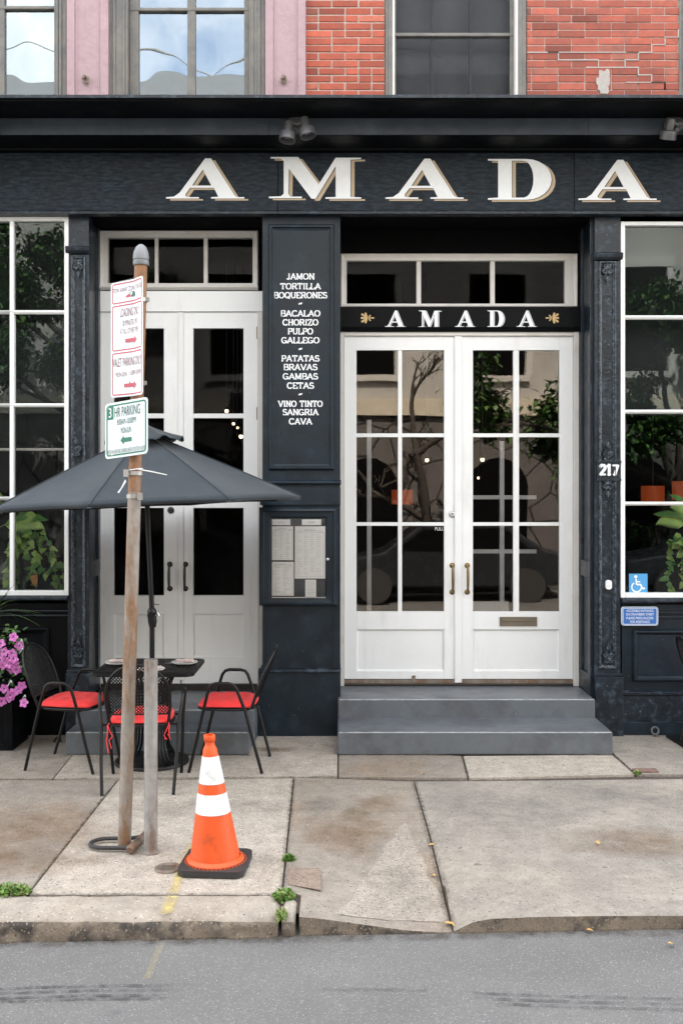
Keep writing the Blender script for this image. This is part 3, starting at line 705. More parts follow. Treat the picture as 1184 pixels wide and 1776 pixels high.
def pilaster(px0, px1, cap, ptop, pbot, base0, orns):
    a, b = X8(px0), X8(px1); mb = MB(); y = WD
    mb.box(a + .002, b - .002, y + .012, y + .14, Z8(base0) - .001, 4.199, NAVYW)                     # shaft
    mb.box(a, b, y - .008, y + .011, Z8(cap), 4.198, NAVYW)                            # top block
    mb.profile([(y + .011, Z8(cap + 13)), (y - .015, Z8(cap + 12)), (y - .035, Z8(cap + 8)), (y - .04, Z8(cap + 2)), (y - .03, Z8(cap)), (y + .011, Z8(cap) - .0005)], a - .012, b + .012, NAVYW)
    w = b - a; e = w * .16
    mb.box(a, a + e, y, y + .0115, Z8(base0), Z8(cap + 13) - .001, NAVYW); mb.box(b - e, b, y, y + .0115, Z8(base0), Z8(cap + 13) - .001, NAVYW)
    mb.box(a + e, b - e, y, y + .0115, Z8(ptop), Z8(cap + 13) - .001, NAVYW); mb.box(a + e, b - e, y, y + .0115, Z8(base0), Z8(pbot), NAVYW)
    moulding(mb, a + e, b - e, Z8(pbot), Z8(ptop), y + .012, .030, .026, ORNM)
    mb.box(a - .004, b + .010, y - .055, y + .13, 0, Z8(base0) - .002, NAVYW)                    # base block
    mb.box(a - .002, b + .004, y - .030, y + .011, Z8(base0) - .0005, Z8(base0) + .022, NAVYW)
    o = mb.build('pilaster', B, bevel=.005)
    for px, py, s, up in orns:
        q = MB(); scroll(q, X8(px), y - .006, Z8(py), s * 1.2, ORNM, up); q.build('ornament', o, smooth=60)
    return o
PL = pilaster(118, 155, 428, 445, 1158, 1166, [(137, 462, .048, -1), (133, 780, .05, 1), (137, 1128, .05, 1)])
PR = pilaster(1030, 1075, 439, 453, 1160, 1172, [(1052, 470, .050, -1), (1053, 788, .05, 1), (1053, 843, .048, -1), (1054, 1138, .052, 1)])
mb = MB()                                                                      # number tablet
a, b = X8(1034), X8(1075)
mb.box(a, b, WD - .012, WD - .001, Z8(830), Z8(802), NAVYW)
mb.box(a - .003, b + .003, WD - .022, WD - .001, Z8(803), Z8(799), NAVYW); mb.box(a - .003, b + .003, WD - .02, WD - .001, Z8(834), Z8(830) - .0005, NAVYW)
NT = mb.build('number_tablet', PR, bevel=.002)

# stroke lettering with slab serifs (wide engraved capitals)
def st_arc(cx, cy, rx, ry, a0, a1, n=9): return arc(cx, cy, rx, ry, a0, a1, n)
GL = {
 'A': (1.0, [[(.04, 0), (.5, 1)], [(.5, 1), (.96, 0)], [(.25, .33), (.75, .33)]]),
 'B': (.9, [[(.15, 0), (.15, 1)], [(.15, 1), (.55, 1)] + st_arc(.55, .76, .27, .24, 90, -90) + [(.15, .52)], [(.55, .52)] + st_arc(.58, .26, .32, .26, 90, -90) + [(.15, 0)]]),
 'C': (.98, [st_arc(.52, .5, .46, .5, 42, 318, 16)]),
 'E': (.85, [[(.15, 0), (.15, 1)], [(.15, 1), (.8, 1), (.8, .8)], [(.15, .5), (.62, .5)], [(.15, 0), (.84, 0), (.84, .22)]]),
 'G': (1.02, [st_arc(.5, .5, .46, .5, 42, 340, 16), [(.55, .42), (.95, .42), (.95, .08)]]),
 'H': (1.0, [[(.15, 0), (.15, 1)], [(.85, 0), (.85, 1)], [(.15, .52), (.85, .52)]]),
 'I': (.45, [[(.22, 0), (.22, 1)]]),
 'J': (.7, [[(.5, 1), (.5, .25)] + st_arc(.3, .25, .2, .25, 0, -150, 6)]),
 'L': (.8, [[(.15, 0), (.15, 1)], [(.15, 0), (.8, 0), (.8, .25)]]),
 'M': (1.15, [[(.14, 0), (.14, 1)], [(.14, 1), (.575, .1)], [(.575, .1), (1.0, 1)], [(1.0, 1), (1.0, 0)]]),
 'N': (1.0, [[(.14, 0), (.14, 1)], [(.14, 1), (.86, 0)], [(.86, 0), (.86, 1)]]),
 'O': (1.08, [st_arc(.54, .5, .48, .5, 0, 360, 18)]),
 'P': (.85, [[(.15, 0), (.15, 1)], [(.15, 1), (.52, 1)] + st_arc(.52, .73, .3, .27, 90, -90) + [(.15, .46)]]),
 'Q': (1.08, [st_arc(.54, .5, .48, .5, 0, 360, 18), [(.6, .25), (.95, -.1)]]),
 'R': (.95, [[(.15, 0), (.15, 1)], [(.15, 1), (.52, 1)] + st_arc(.52, .74, .3, .26, 90, -90) + [(.15, .48)], [(.5, .48), (.9, 0)]]),
 'S': (.82, [st_arc(.42, .75, .32, .25, 30, 270, 9)[:-1] + st_arc(.42, .26, .36, .26, 90, -150, 10)]),
 'T': (.95, [[(.475, 0), (.475, 1)], [(.06, .8), (.06, 1), (.89, 1), (.89, .8)]]),
 'U': (1.0, [[(.14, 1), (.14, .35)] + st_arc(.5, .36, .36, .36, 180, 360, 9) + [(.86, 1)]]),
 'V': (1.0, [[(.04, 1), (.5, 0)], [(.5, 0), (.96, 1)]]),
 'X': (1.0, [[(.05, 0), (.95, 1)], [(.05, 1), (.95, 0)]]),
 'Z': (.85, [[(.08, .8), (.08, 1), (.8, 1), (.06, 0), (.82, 0), (.82, .22)]]),
 '~': (.8, [[(.12, .38), (.3, .55), (.5, .45), (.68, .62)]]),
 '2': (.75, [st_arc(.38, .72, .28, .26, 160, -40, 8) + [(.1, .06)], [(.08, .06), (.7, .06)]]),
 '1': (.5, [[(.06, .8), (.26, .97)], [(.27, 0), (.27, 1)]]),
 '7': (.75, [[(.08, .92), (.7, .92), (.3, 0)]]),
 ' ': (.5, []),
}
ROUND = set('COGQS~2J')
def engrave(mb, text, cx, z0, h, y, m, wide=1.0, th=.17, gap=.16, serif=True, width=None):
    tot = sum(GL[c][0] for c in text) + gap * (len(text) - 1)
    k = h * wide if width is None else width / tot
    x = cx - tot * k / 2; lay = 0
    for c in text:
        w, strokes = GL[c]
        for stt in strokes:
            lay = (lay + 1) % 7; yy = y - lay * .00022
            mp = lambda u, v: (x + u * k, yy, z0 + v * h)
            for p, q in zip(stt, stt[1:]):
                lay = (lay + 1) % 7; yy = y - lay * .00022
                vert = abs(q[1] - p[1]) > abs(q[0] - p[0]) * .4; tt = h * (th if vert else th * .62)
                dx, dz = (q[0] - p[0]) * k, (q[1] - p[1]) * h; l = math.hypot(dx, dz) or 1
                ex, ez = dx / l * tt * .25, dz / l * tt * .25; nx_, nz_ = -dz / l * tt / 2, dx / l * tt / 2
                ax, az, bx, bz = x + p[0] * k - ex, z0 + p[1] * h - ez, x + q[0] * k + ex, z0 + q[1] * h + ez
                mb.face([(ax + nx_, yy, az + nz_), (bx + nx_, yy, bz + nz_), (bx - nx_, yy, bz - nz_), (ax - nx_, yy, az - nz_)], m)
            if serif and c not in ROUND:
                for e in (stt[0], stt[-1]):
                    if (abs(e[1]) < .01 or abs(e[1] - 1) < .01) and not (c == 'A' and e[1] > .9) and not (c in 'V' and e[1] < .1):
                        lay = (lay + 1) % 7; yy = y - lay * .00022; s_ = h * .17; t_ = h * .10; zc = z0 + (t_ / 2 if e[1] < .5 else h - t_ / 2)
                        mb.face([(x + e[0] * k - s_, yy, zc - t_ / 2), (x + e[0] * k + s_, yy, zc - t_ / 2), (x + e[0] * k + s_, yy, zc + t_ / 2), (x + e[0] * k - s_, yy, zc + t_ / 2)], m)
        x += (w + gap) * k
mb = MB(); engrave(mb, '217', X8(1054.5), Z8(824), .085, WD - .0135, TEXTW, 1.0, th=.27, gap=.16, width=.15); mb.build('house_number', PR)

# --- centre pier with the painted list
mb = MB(); y = 8.05; a, b = PX(455, y), PX(590, y)
zc = lambda py: PZ(py, y)
mb.box(a, b, y, DD + .05, zc(1163), 4.199, NAVY)
moulding(mb, PX(466, y), PX(579, y), zc(815), zc(390), y, .055, .030, NAVY)
mb.box(PX(474, y), PX(571, y), y - .010, y - .0005, zc(808), zc(397), NAVY)
mb.profile([(y - .0005, zc(841)), (y - .022, zc(840)), (y - .03, zc(837)), (y - .018, zc(834)), (y - .0005, zc(832))], a - .01, b + .006, NAVY)
mb.box(a - .018, b + .002, y - .015, y - .0005, zc(876), zc(846), NAVY)
mb.box(a - .03, b + .002, y - .03, DD + .04, 0, zc(1165), NAVY)
mb.profile([(y - .0005, zc(1165)), (y - .045, zc(1165) + .001), (y - .045, zc(1163)), (y - .03, zc(1160)), (y - .0005, zc(1158))], a - .03, b + .006, NAVYW)
for px in (462, 578): mb.box(PX(px, y), PX(px + 4, y), y - .006, y - .0005, zc(1156), zc(1058), NAVY)
PIER = mb.build('menu_pier', B, bevel=.004)
lines = [('JAMON', 480, 48), ('TORTILLA', 497, 69), ('BOQUERONES', 512.5, 92), ('~', 527, 7), ('BACALAO', 544, 68), ('CHORIZO', 559.5, 61), ('PULPO', 575, 43), ('GALLEGO', 590.5, 65), ('~', 605.5, 7),
         ('PATATAS', 622, 65), ('BRAVAS', 637, 58), ('GAMBAS', 653, 60), ('CETAS', 669, 46), ('~', 684, 7), ('VINO TINTO', 700.5, 76), ('SANGRIA', 715, 61), ('CAVA', 731, 39)]
for t, py, w in lines:
    q = MB(); engrave(q, t, PX(521, y), PZ(py + 4.9, y), 9.8 * y / F, y - .0115, TEXTW, th=.21, gap=.13, width=w * y / F); q.build('lettering', PIER)

# --- doors
zd = lambda py: PZ(py, DD)
xd = lambda px: PX(px, DD)
def handle(mb, x, y, z0, z1, m):
    for z in (z0, z1):
        mb.M = Matrix.Translation((x, y, z)) @ Matrix.Rotation(R(90), 4, 'X'); mb.lathe([(.0, .014), (.012, .012), (.022, .004), (.024, 0)], (0, 0, 0), m, 16); mb.M = None
    P = [(x, y - .005, z0), (x, y - .035, z0 + .004)] + [(x, y - .048 - .008 * math.sin(math.pi * i / 8), z0 + .015 + (z1 - z0 - .03) * i / 8) for i in range(9)] + [(x, y - .035, z1 - .004), (x, y - .005, z1)]
    mb.tube(P, [.008] * 2 + [.009 + .003 * math.sin(math.pi * i / 8) for i in range(9)] + [.008] * 2, m, 8)
def lock(mb, x, y, z, m):
    mb.M = Matrix.Translation((x, y, z)) @ Matrix.Rotation(R(90), 4, 'X'); mb.lathe([(0, .016), (.012, .016), (.014, .018), (.022, .016), (.028, .006), (.030, 0)], (0, 0, 0), m, 20); mb.M = None
    mb.box(x - .003, x + .003, y - .019, y - .012, z - .008, z + .008, BLACKS)
def door_leaf(px0, px1, ptop, pbot, cols, rows, field, gl, hinge_px, hinges, hp, hm, lockm, slot=None, lab=None):
    yl = DD + .012; mb = MB()
    x0, x1 = xd(px0), xd(px1); z0, z1 = zd(pbot), zd(ptop)
    gx0, gx1 = xd(cols[0][0]), xd(cols[-1][1]); gz0, gz1 = zd(rows[-1][1]), zd(rows[0][0])
    mb.box(x0, gx0, yl, yl + .045, z0, z1, WHITE); mb.box(gx1, x1, yl, yl + .045, z0, z1, WHITE)
    mb.box(gx0, gx1, yl, yl + .045, gz1, z1, WHITE)
    fz0, fz1 = zd(field[3]), zd(field[2]); mb.box(gx0, gx1, yl, yl + .045, fz1, gz0, WHITE); mb.box(gx0, gx1, yl, yl + .045, z0, fz0, WHITE)
    mb.box(gx0, gx1, yl + .016, yl + .034, fz0, fz1, WHITE)
    moulding(mb, gx0, gx1, fz0, fz1, yl + .016, .014, .008, WHITE)
    for (c0, c1) in zip(cols, cols[1:]): mb.box(xd(c0[1]), xd(c1[0]), yl + .003, yl + .04, gz0, gz1, WHITE)
    for (r0, r1) in zip(rows, rows[1:]):
        xsn = [gx0] + [xd(v) for c in zip(cols, cols[1:]) for v in (c[0][1], c[1][0])] + [gx1]
        for i in range(0, len(xsn), 2): mb.box(xsn[i], xsn[i + 1], yl + .003, yl + .04, zd(r1[0]), zd(r0[1]), WHITE)
    o = mb.build('door', B, bevel=.004)
    for c in cols:
        for r in rows:
            g = MB(); g.sheet(xd(c[0]) - .003, xd(c[1]) + .003, yl + .023, zd(r[1]) - .003, zd(r[0]) + .003, gl); g.build('pane', o)
    q = MB(); handle(q, xd(hp[0]), yl, zd(hp[2]), zd(hp[1]), hm); q.build('handle', o, smooth=50)
    for hy in hinges:
        q = MB(); x = xd(hinge_px)
        q.tube([(x, yl - .006, zd(hy) - .055), (x, yl - .006, zd(hy) + .055)], .008, BRONZE, 8); q.box(x - .012, x + .012, yl - .003, yl - .0005, zd(hy) - .05, zd(hy) + .05, BRASS); q.build('hinge', o)
    if lockm:
        q = MB(); lock(q, xd(lockm[0]), yl, zd(lockm[1]), lockm[2]); q.build('lock', o, smooth=50)
    if slot:
        q = MB(); a, b, c, d = xd(slot[0]), xd(slot[1]), zd(slot[3]), zd(slot[2])
        SL = mat('mail_slot_bronze', (.20, .17, .13), .45, metal=.5, var=.2)
        panel(q, a, b, c, d, yl - .010, .012, .004, SL, back=.004); q.box(a + .014, b - .014, yl - .012, yl - .007, (c + d) / 2 + .002, d - .014, SL); q.build('mail_slot', o, bevel=.002)
    return o
rr3 = [(607, 751.5), (758, 906), (912, 1061)]
DL = door_leaf(597, 789, 583, 1178, [(618, 690), (697, 770)], rr3, (0, 0, 1092, 1165), GLASSD, 594, (620, 752, 885, 1018, 1150), (784, 981, 1027), BRASS, (784, 892, STEEL))
DR = door_leaf(799.5, 993, 583, 1178, [(820, 890), (900, 970)], rr3, (0, 0, 1092, 1165), GLASSD, 997, (620, 755, 885, 1018, 1150), (810, 981, 1027), BRASS, None, slot=(866, 931, 1070, 1086))
rr1 = [(569, 717), (725, 868), (881, 1033)]
EL = door_leaf(175, 312.5, 541, 1186, [(197, 284)], rr1, (0, 0, 1065, 1141), GLASST, 172, (577, 717, 992, 1130), (294.5, 979, 1021), BRONZE, (296, 885, BRONZE))
ER = door_leaf(314.5, 446, 541, 1186, [(335, 422)], rr1, (0, 0, 1065, 1141), GLASST, 447, (577, 717), (321.5, 979, 1021), BRONZE, None)
# astragals, frames, sills
mb = MB(); yl = DD + .012
mb.box(xd(788), xd(800.5), yl - .016, yl - .001, zd(1184), zd(583), WHITE)
mb.box(xd(585), xd(596.5), DD - .012, DD + .08, .317, zd(533) , CREAM); mb.box(xd(993.6), xd(1003), DD - .012, DD + .08, .317, zd(533), CREAM)
mb.box(xd(596.7), xd(993.4), DD - .010, DD + .08, zd(582.6), zd(576), CREAM)
mb.box(xd(167), xd(174.6), DD - .012, DD + .08, .30, zd(541), CREAM); mb.box(xd(446.5), xd(458), DD - .012, DD + .08, .30, zd(541), CREAM)
mb.box(xd(309), xd(318), yl - .012, yl - .001, zd(1180), zd(541.5), WHITE)
mb.box(xd(167), xd(458), DD - .006, DD + .08, zd(540.5), zd(505), WHITE)
mb.build('door_frame', B, bevel=.004)
mb = MB()
mb.box(xd(597), xd(993), DD - .004, DD + .08, .318, zd(1186), BRONZE); mb.box(xd(597), xd(993), DD + .004, DD + .08, zd(1186) + .0005, zd(1179), RUSTC)
mb.box(xd(175), xd(446), DD - .004, DD + .08, .282, zd(1187), BRONZE)
mb.build('threshold', B, bevel=.003)
mb = MB(); q = PZ(1176, DD); mb.tube([(xd(717), yl - .012, q + .02), (xd(717), yl - .014, q), (xd(716.5), yl - .03, q - .04)], .006, RUSTC); mb.box(xd(714), xd(720), yl - .008, yl - .0005, q - .005, q + .02, BRASS)
mb.build('door_stop', DL)
# small transom sign band
mb = MB(); yf = DD - .035
mb.box(xd(585), xd(1003), yf, DD + .06, zd(568), zd(533.5), BLACKP)
mb.profile([(DD + .06, zd(576) + .001), (yf + .008, zd(576) + .001), (yf - .006, zd(570)), (yf - .010, zd(568.3)), (DD + .06, zd(568.3))], xd(585), xd(1003), BLACKP)
TS = mb.build('transom_sign', B, bevel=.002)
small = [(1.9, .4, .0012, TEXTW), (.8, .2, .0022, DARKL), (0, 0, .0032, TEXTW)]
ks = PX(593, yf) * F / yf
for kd, l, r in (('A', 667.5, 702), ('M', 725, 763.5), ('A', 788.5, 822.5), ('D', 844.6, 873), ('A', 895, 929)):
    out = {'A': A_out, 'M': M_out, 'D': D_out}[kd]; w = max(p[0] for p in out) - min(p[0] for p in out)
    letter(kd, l, 538.5, (r - l) / w, yf, yf, small, par=TS, vscale=28.5 / 230)
def acanthus(cx, sgn):
    mb = MB(); lay = 0
    def blade(x, z, ang, l, w):
        nonlocal lay; lay += 1
        pts = [(0, 0), (.3, .42), (.62, .5), (.85, .62), (1, .25), (.94, 0), (1, -.25), (.85, -.62), (.62, -.5), (.3, -.42)]
        ca, sa = math.cos(ang), math.sin(ang)
        mb.prism([[(x + sgn * (u * l * ca - v * w * sa), z + u * l * sa + v * w * ca) for u, v in pts]], yf - .0015 - lay * .0003, None, GOLD)
    z0 = PZ(551.5, yf); x0 = PX(cx, yf)
    for a, l in ((0, .058), (34, .064), (-34, .064), (66, .050), (-66, .050)): blade(x0, z0, R(180 - a) , l, .015)
    for a, l in ((0, .055), (48, .034), (-48, .034)): blade(x0 + sgn * .004, z0, R(a), l, .010)
    mb.build('ornament', TS)
acanthus(637, 1); acanthus(957, -1)
# transoms
def transom(px0, px1, py0, py1, cols, p0, p1, sill=None):
    mb = MB(); y = DD; x0, x1 = xd(px0), xd(px1)
    gx0, gx1 = xd(cols[0][0]), xd(cols[-1][1])
    mb.box(x0, gx0, y, y + .07, zd(py1), zd(py0), CREAM); mb.box(gx1, x1, y, y + .07, zd(py1), zd(py0), CREAM)
    mb.box(gx0, gx1, y, y + .07, zd(p0), zd(py0), CREAM); mb.box(gx0, gx1, y, y + .07, zd(py1), zd(p1), CREAM)
    for c0, c1 in zip(cols, cols[1:]): mb.box(xd(c0[1]), xd(c1[0]), y + .012, y + .06, zd(p1), zd(p0), CREAM)
    moulding(mb, x0 + .002, x1 - .002, zd(py1) + .002, zd(py0) - .002, y, .03, .018, CREAM)
    if sill: mb.profile([(y - .0005, zd(sill + 7)), (y - .02, zd(sill + 5)), (y - .035, zd(sill + 2)), (y - .035, zd(sill)), (y - .0005, zd(sill) + .004)], x0 - .02, x1, CREAM)
    o = mb.build('transom', B, bevel=.004)
    for c in cols:
        g = MB(); g.sheet(xd(c[0]) - .003, xd(c[1]) + .003, y + .039, zd(p1) - .003, zd(p0) + .003, GLASST); g.build('pane', o)
transom(590, 1001, 440, 533, [(601, 722), (730, 850), (858, 979)], 452, 527)
transom(173, 448, 400, 498, [(187, 268), (274, 353), (360, 438)], 412, 491, sill=497)
mb = MB(); mb.box(xd(1004), xd(1010), DD - .035, DD - .012, zd(893), zd(877), BRASS); mb.build('door_contact', B, bevel=.003)
# "PULL" on the door glass
def text_loops(body):
    cu = bpy.data.curves.new('t', 'FONT'); cu.body = body; o = bpy.data.objects.new('t', cu); COL.objects.link(o)
    dg = bpy.context.evaluated_depsgraph_get(); me = bpy.data.meshes.new_from_object(o.evaluated_get(dg))
    vs = [v.co.copy() for v in me.vertices]; fs = [tuple(p.vertices) for p in me.polygons]
    bpy.data.objects.remove(o); bpy.data.curves.remove(cu); bpy.data.meshes.remove(me); return vs, fs
TC = {}
def text(mb, body, cx, cz_, w, h, m, mapf, fat=0):
    if body not in TC: TC[body] = text_loops(body)
    vs, fs = TC[body]; x0 = min(v.x for v in vs); x1 = max(v.x for v in vs); y0 = min(v.y for v in vs); y1 = max(v.y for v in vs)
    mb.add([mapf(cx + ((v.x - x0) / (x1 - x0) - .5) * w, cz_ + ((v.y - y0) / (y1 - y0) - .5) * h) for v in vs], fs, m)
mb = MB(); text(mb, 'PULL', xd(762), zd(917.5), xd(770) - xd(755), .028, TEXTW, lambda u, v: (u, DD + .028, v)); mb.build('lettering', DL)

# --- shop windows
def shop_window(x0, x1, py0, py1, vbars, hbars, blind_py, name='shop_window'):
    y = 8.055; zf = lambda py: PZ(py, y); mb = MB(); e = .034
    z0, z1 = zf(py1), zf(py0)
    mb.box(x0, x0 + e, y, y + .09, z0, z1, WHITE); mb.box(x1 - e, x1, y, y + .09, z0, z1, WHITE)
    mb.box(x0 + e, x1 - e, y, y + .09, z1 - e * .9, z1, WHITE); mb.box(x0 + e, x1 - e, y, y + .09, z0, z0 + .04, WHITE)
    vx = [PX(v, y) for v in vbars]; hz = [zf(h) for h in hbars]
    for v in vx: mb.profile_v = None; mb.box(v - .016, v + .016, y + .008, y + .07, z0 + .04, z1 - e * .9, WHITE)
    ex = [x0 + e] + [q for v in vx for q in (v - .016, v + .016)] + [x1 - e]
    for h in hz:
        for i in range(0, len(ex), 2):
            mb.profile([(y + .07, h - .014), (y + .02, h - .017), (y + .008, h - .006), (y + .006, h + .002), (y + .012, h + .012), (y + .07, h + .014)], ex[i], ex[i + 1], WHITE)
    o = mb.build(name, B, bevel=.004)
    ez = [z0 + .04] + [q for h in sorted(hz) for q in (h - .014, h + .014)] + [z1 - e * .9]
    for i in range(0, len(ex), 2):
        for j in range(0, len(ez), 2):
            g = MB(); g.sheet(ex[i] - .003, ex[i + 1] + .003, y + .04, ez[j] - .003, ez[j + 1] + .003, GLASSL); g.build('pane', o)
    g = MB(); g.box(x0, x1, y + .16, y + .166, zf(blind_py), z1, BLIND); g.tube([(x0, y + .163, zf(blind_py)), (x1, y + .163, zf(blind_py))], .012, CREAM if x0 < 0 else DARKM, 8); g.build('blind', o)
    s_ = MB(); s_.profile([(y + .1, z0 - .001), (y - .035, z0 - .004), (y - .05, z0 - .012), (y - .05, z0 - .03), (y - .03, z0 - .04), (y + .1, z0 - .042)], x0 - (.0 if x0 > 0 else 0), x1, NAVYW); s_.build('sill', o, bevel=.003)
    return o
WL = shop_window(-4.6, PX(119, 8.055), 376, 1033, [20, -80, -180], [540, 702, 864], 778)
WR = shop_window(PX(1076, 8.055), 4.6, 384, 1037, [1232, 1390], [549, 713, 873], 716)
# --- stall risers
mb = MB(); y = WD + .01; zf = lambda py: PZ(py, y); a, b = -5.2, X8(119)
mb.box(a, b, y, y + .15, zf(1205), zf(1046), BLACKP)
for py in (1058, 1066): mb.box(a, b, y - .022, y - .0005, zf(py + 2.5), zf(py), NAVYW)
for i in range(3): moulding(mb, PX(-60 - i * 160, y) - .2, PX(86, y) if i == 0 else PX(-110 - i * 160, y) + .2, zf(1190), zf(1088), y, .05, .028, BLACKP) if i == 0 else None
mb.profile([(y - .0005, zf(1212)), (y - .05, zf(1210)), (y - .055, zf(1204)), (y - .02, zf(1200)), (y - .0005, zf(1198))], a, b, BLACKP)
mb.box(a, b, y - .03, y + .14, 0, zf(1212), BLACKP)
mb.build('stall_riser', B, bevel=.004)
mb = MB(); a, b = X8(1078), 5.2
mb.box(a, b, y, y + .15, zf(1206), zf(1048), NAVY)
for py in (1061, 1069): mb.box(a, b, y - .02, y - .0005, zf(py + 2.5), zf(py), NAVYW)
mb.box(PX(1104, y), PX(1330, y), y - .018, y - .0005, zf(1172), zf(1101), NAVY)
moulding(mb, PX(1096, y), PX(1338, y), zf(1181), zf(1092), y, .05, .034, NAVY)
mb.profile([(y - .0005, zf(1206)), (y - .022, zf(1205)), (y - .024, zf(1200)), (y - .0005, zf(1197))], a, b, NAVYW)
mb.box(a, b, y - .012, y + .14, zf(1252), zf(1206.3), NAVYW)
mb.box(a, b, y - .028, y + .14, 0, zf(1252) - .001, NAVY); mb.box(a, b, y - .030, y - .0125, zf(1252) - .0008, zf(1252) + .004, NAVYW)
mb.build('stall_riser', B, bevel=.004)
# --- walls and room behind, so glass looks into a dark dining room
mb = MB()
mb.box(XL, XR, 13.4, 13.5, 0, 7.3, INT); mb.box(XL - .1, XL, 8.1, 13.5, 0, 7.3, INT); mb.box(XR, XR + .1, 8.1, 13.5, 0, 7.3, INT)
mb.box(XL, XR, 8.28, 13.4, 4.3, 4.4, INT); mb.box(XL, XR, 8.15, 13.5, 7.3, 7.4, INT); mb.box(XL, XR, 8.62, 13.4, .1, .2, INT)
mb.box(PX(450, DD), xd(585), DD + .06, 9.2, 0, 4.29, INT)
mb.box(2.06, 2.2, WD + .16, 9.0, 0, 4.29, INT); mb.box(-2.2, -2.085, WD + .16, 9.0, 0, 4.29, INT)
mb.box(XL, bx0, 8.3, 8.32, 7.2, 8.0, INT)
mb.build('interior_wall', B)
# side party walls and roof edge keep light out; upper left wall above the frame
mb = MB(); mb.box(XL, bx0 - .01, 8.05, 8.3, 7.2, zt, MORTAR); mb.build('upper_wall', B)

# ------------------------------------------------------------------ steps
def steps(label, blocks):
    o = thing('door_steps', label, 'steps', (sum(blocks[0][:2]) / 2, blocks[0][2], 0))
    for i, (x0, x1, y0, y1, z0, z1, cut) in enumerate(blocks):
        mb = MB(); n = 24; vs = []
        mb.box(x0, x1, y0, y1, z0, z1 - .0, STEPP)
        mb.build('step', o, bevel=.012, seg=3)
        mb = MB()
        P = [(x0 + .012 + (x1 - x0 - .024) * k / 50, y0 + .0025 + .0035 * noise.noise(Vector((k * .9, i, 0))), z1 - .0025 + .0012 * noise.noise(Vector((k * .7, i, 5)))) for k in range(51)]
        mb.tube(P, [.0045 + .0035 * noise.noise(Vector((k * .5, i, 9))) for k in range(51)], STEPE, 6); mb.build('worn_edge', o, smooth=60)
    return o
steps('two wide grey painted steps below the door pair with the mail slot', [(-.03, 2.026, 7.44, 7.93, 0, .17, 0), (-.028, 2.018, 7.92, 8.49, 0, .316, 0)])
steps('two grey painted steps behind the café table and red cushions', [(-2.06, -.69, 7.44, 7.72, 0, .17, 0), (-2.055, -.675, 7.70, 8.49, 0, .28, 0)])

# ------------------------------------------------------------------ menu case on the pier
MC = thing('menu_display_case', 'navy framed glass case of white menu sheets mounted on the centre pier', 'menu case', (PX(517, 7.98), 8.03, PZ(1050, 7.98)))
y = 7.985; zc = lambda py: PZ(py, y); xc = lambda px: PX(px, y)
mb = MB(); x0, x1, z0, z1 = xc(449), xc(586), zc(1051), zc(880); g0, g1, h0, h1 = xc(471), xc(564), zc(1037), zc(899)
def rng(d, yy): return [(x0 + d * (g0 - x0), yy, z0 + d * (h0 - z0)), (x1 - d * (x1 - g1), yy, z0 + d * (h0 - z0)), (x1 - d * (x1 - g1), yy, z1 - d * (z1 - h1)), (x0 + d * (g0 - x0), yy, z1 - d * (z1 - h1))]
rings = [rng(0, 8.034), rng(0, y + .02), rng(.12, y), rng(.35, y - .006), rng(.42, y + .006), rng(.85, y + .01), rng(1, y + .024), rng(1, 8.034)]
vs = [p for r in rings for p in r]
mb.add(vs, [(i * 4 + j, i * 4 + (j + 1) % 4, i * 4 + 4 + (j + 1) % 4, i * 4 + 4 + j) for i in range(len(rings) - 1) for j in range(4)], NAVY)
mb.build('frame', MC, bevel=.002)
mb = MB(); mb.box(g0 + .0005, g1 - .0005, 8.025, 8.0335, h0 + .0005, h1 - .0005, NAVY); mb.build('backing', MC)
mb = MB(); mb.box(g0 - .002, g1 + .002, 7.996, 8.0, h0 - .002, h0 + .006, ALU); mb.build('trim', MC)
def sheet(px0, px1, py0, py1, head=None, cols=2, rows=20, seed=1, parts=None):
    mb = MB(); yy = 8.019; rs = random.Random(seed)
    a, b, c, d = xc(px0), xc(px1), zc(py1), zc(py0); mb.box(a, b, yy, yy + .003, c, d, PAPER)
    mp = lambda u, v: (u, yy - .0006, v); w, h = b - a, d - c
    if head == 'big':
        text(mb, 'AMADA', (a + b) / 2, d - h * .075, w * .38, h * .055, INK, mp)
        fr = [(a + w * .06, c + h * .04), (b - w * .05, c + h * .04), (b - w * .05, d - h * .12), (a + w * .06, d - h * .12)]
        for p, q in zip(fr, fr[1:] + fr[:1]): mb.ribbon(p, q, .0016, INK, mp)
        for s0 in (-1, 1):
            P = [((a + b) / 2 + s0 * w * (.24 + .02 * k), d - h * (.10 - .03 * math.sin(k * 1.2))) for k in range(11)]
            for p, q in zip(P, P[1:]): mb.ribbon(p, q, .0022, INK, lambda u, v: (u, yy - .0009, v))
        for r in range(rows):
            for k in range(cols):
                if rs.random() < .12: continue
                v = d - h * .16 - r * (h * .78 / rows); cw = w * .84 / cols; u = a + w * .09 + k * cw; l = cw * rs.uniform(.35, .85)
                mb.ribbon((u, v), (u + l, v), .0017, INK, mp)
                mb.ribbon((u, v - .005), (u + l * rs.uniform(.4, .9), v - .005), .0011, INK, mp)
    elif head: text(mb, head, (a + b) / 2, (c + d) / 2, w * .36, h * .28, INK, mp)
    else:
        for r in range(rows):
            v = d - h * .12 - r * h * .8 / rows; l = w * rs.uniform(.3, .8); mb.ribbon(((a + b) / 2 - l / 2, v), ((a + b) / 2 + l / 2, v), .002, INK, mp)
    mb.build('menu_sheet', MC)
sheet(471, 503, 901, 911, 'LUNCH', seed=1); sheet(523, 557, 901, 911, 'DINNER', seed=2)
sheet(471, 508, 913, 972, 'big', 3, 14, 3); sheet(511, 564, 913, 1004, 'big', 4, 18, 4)
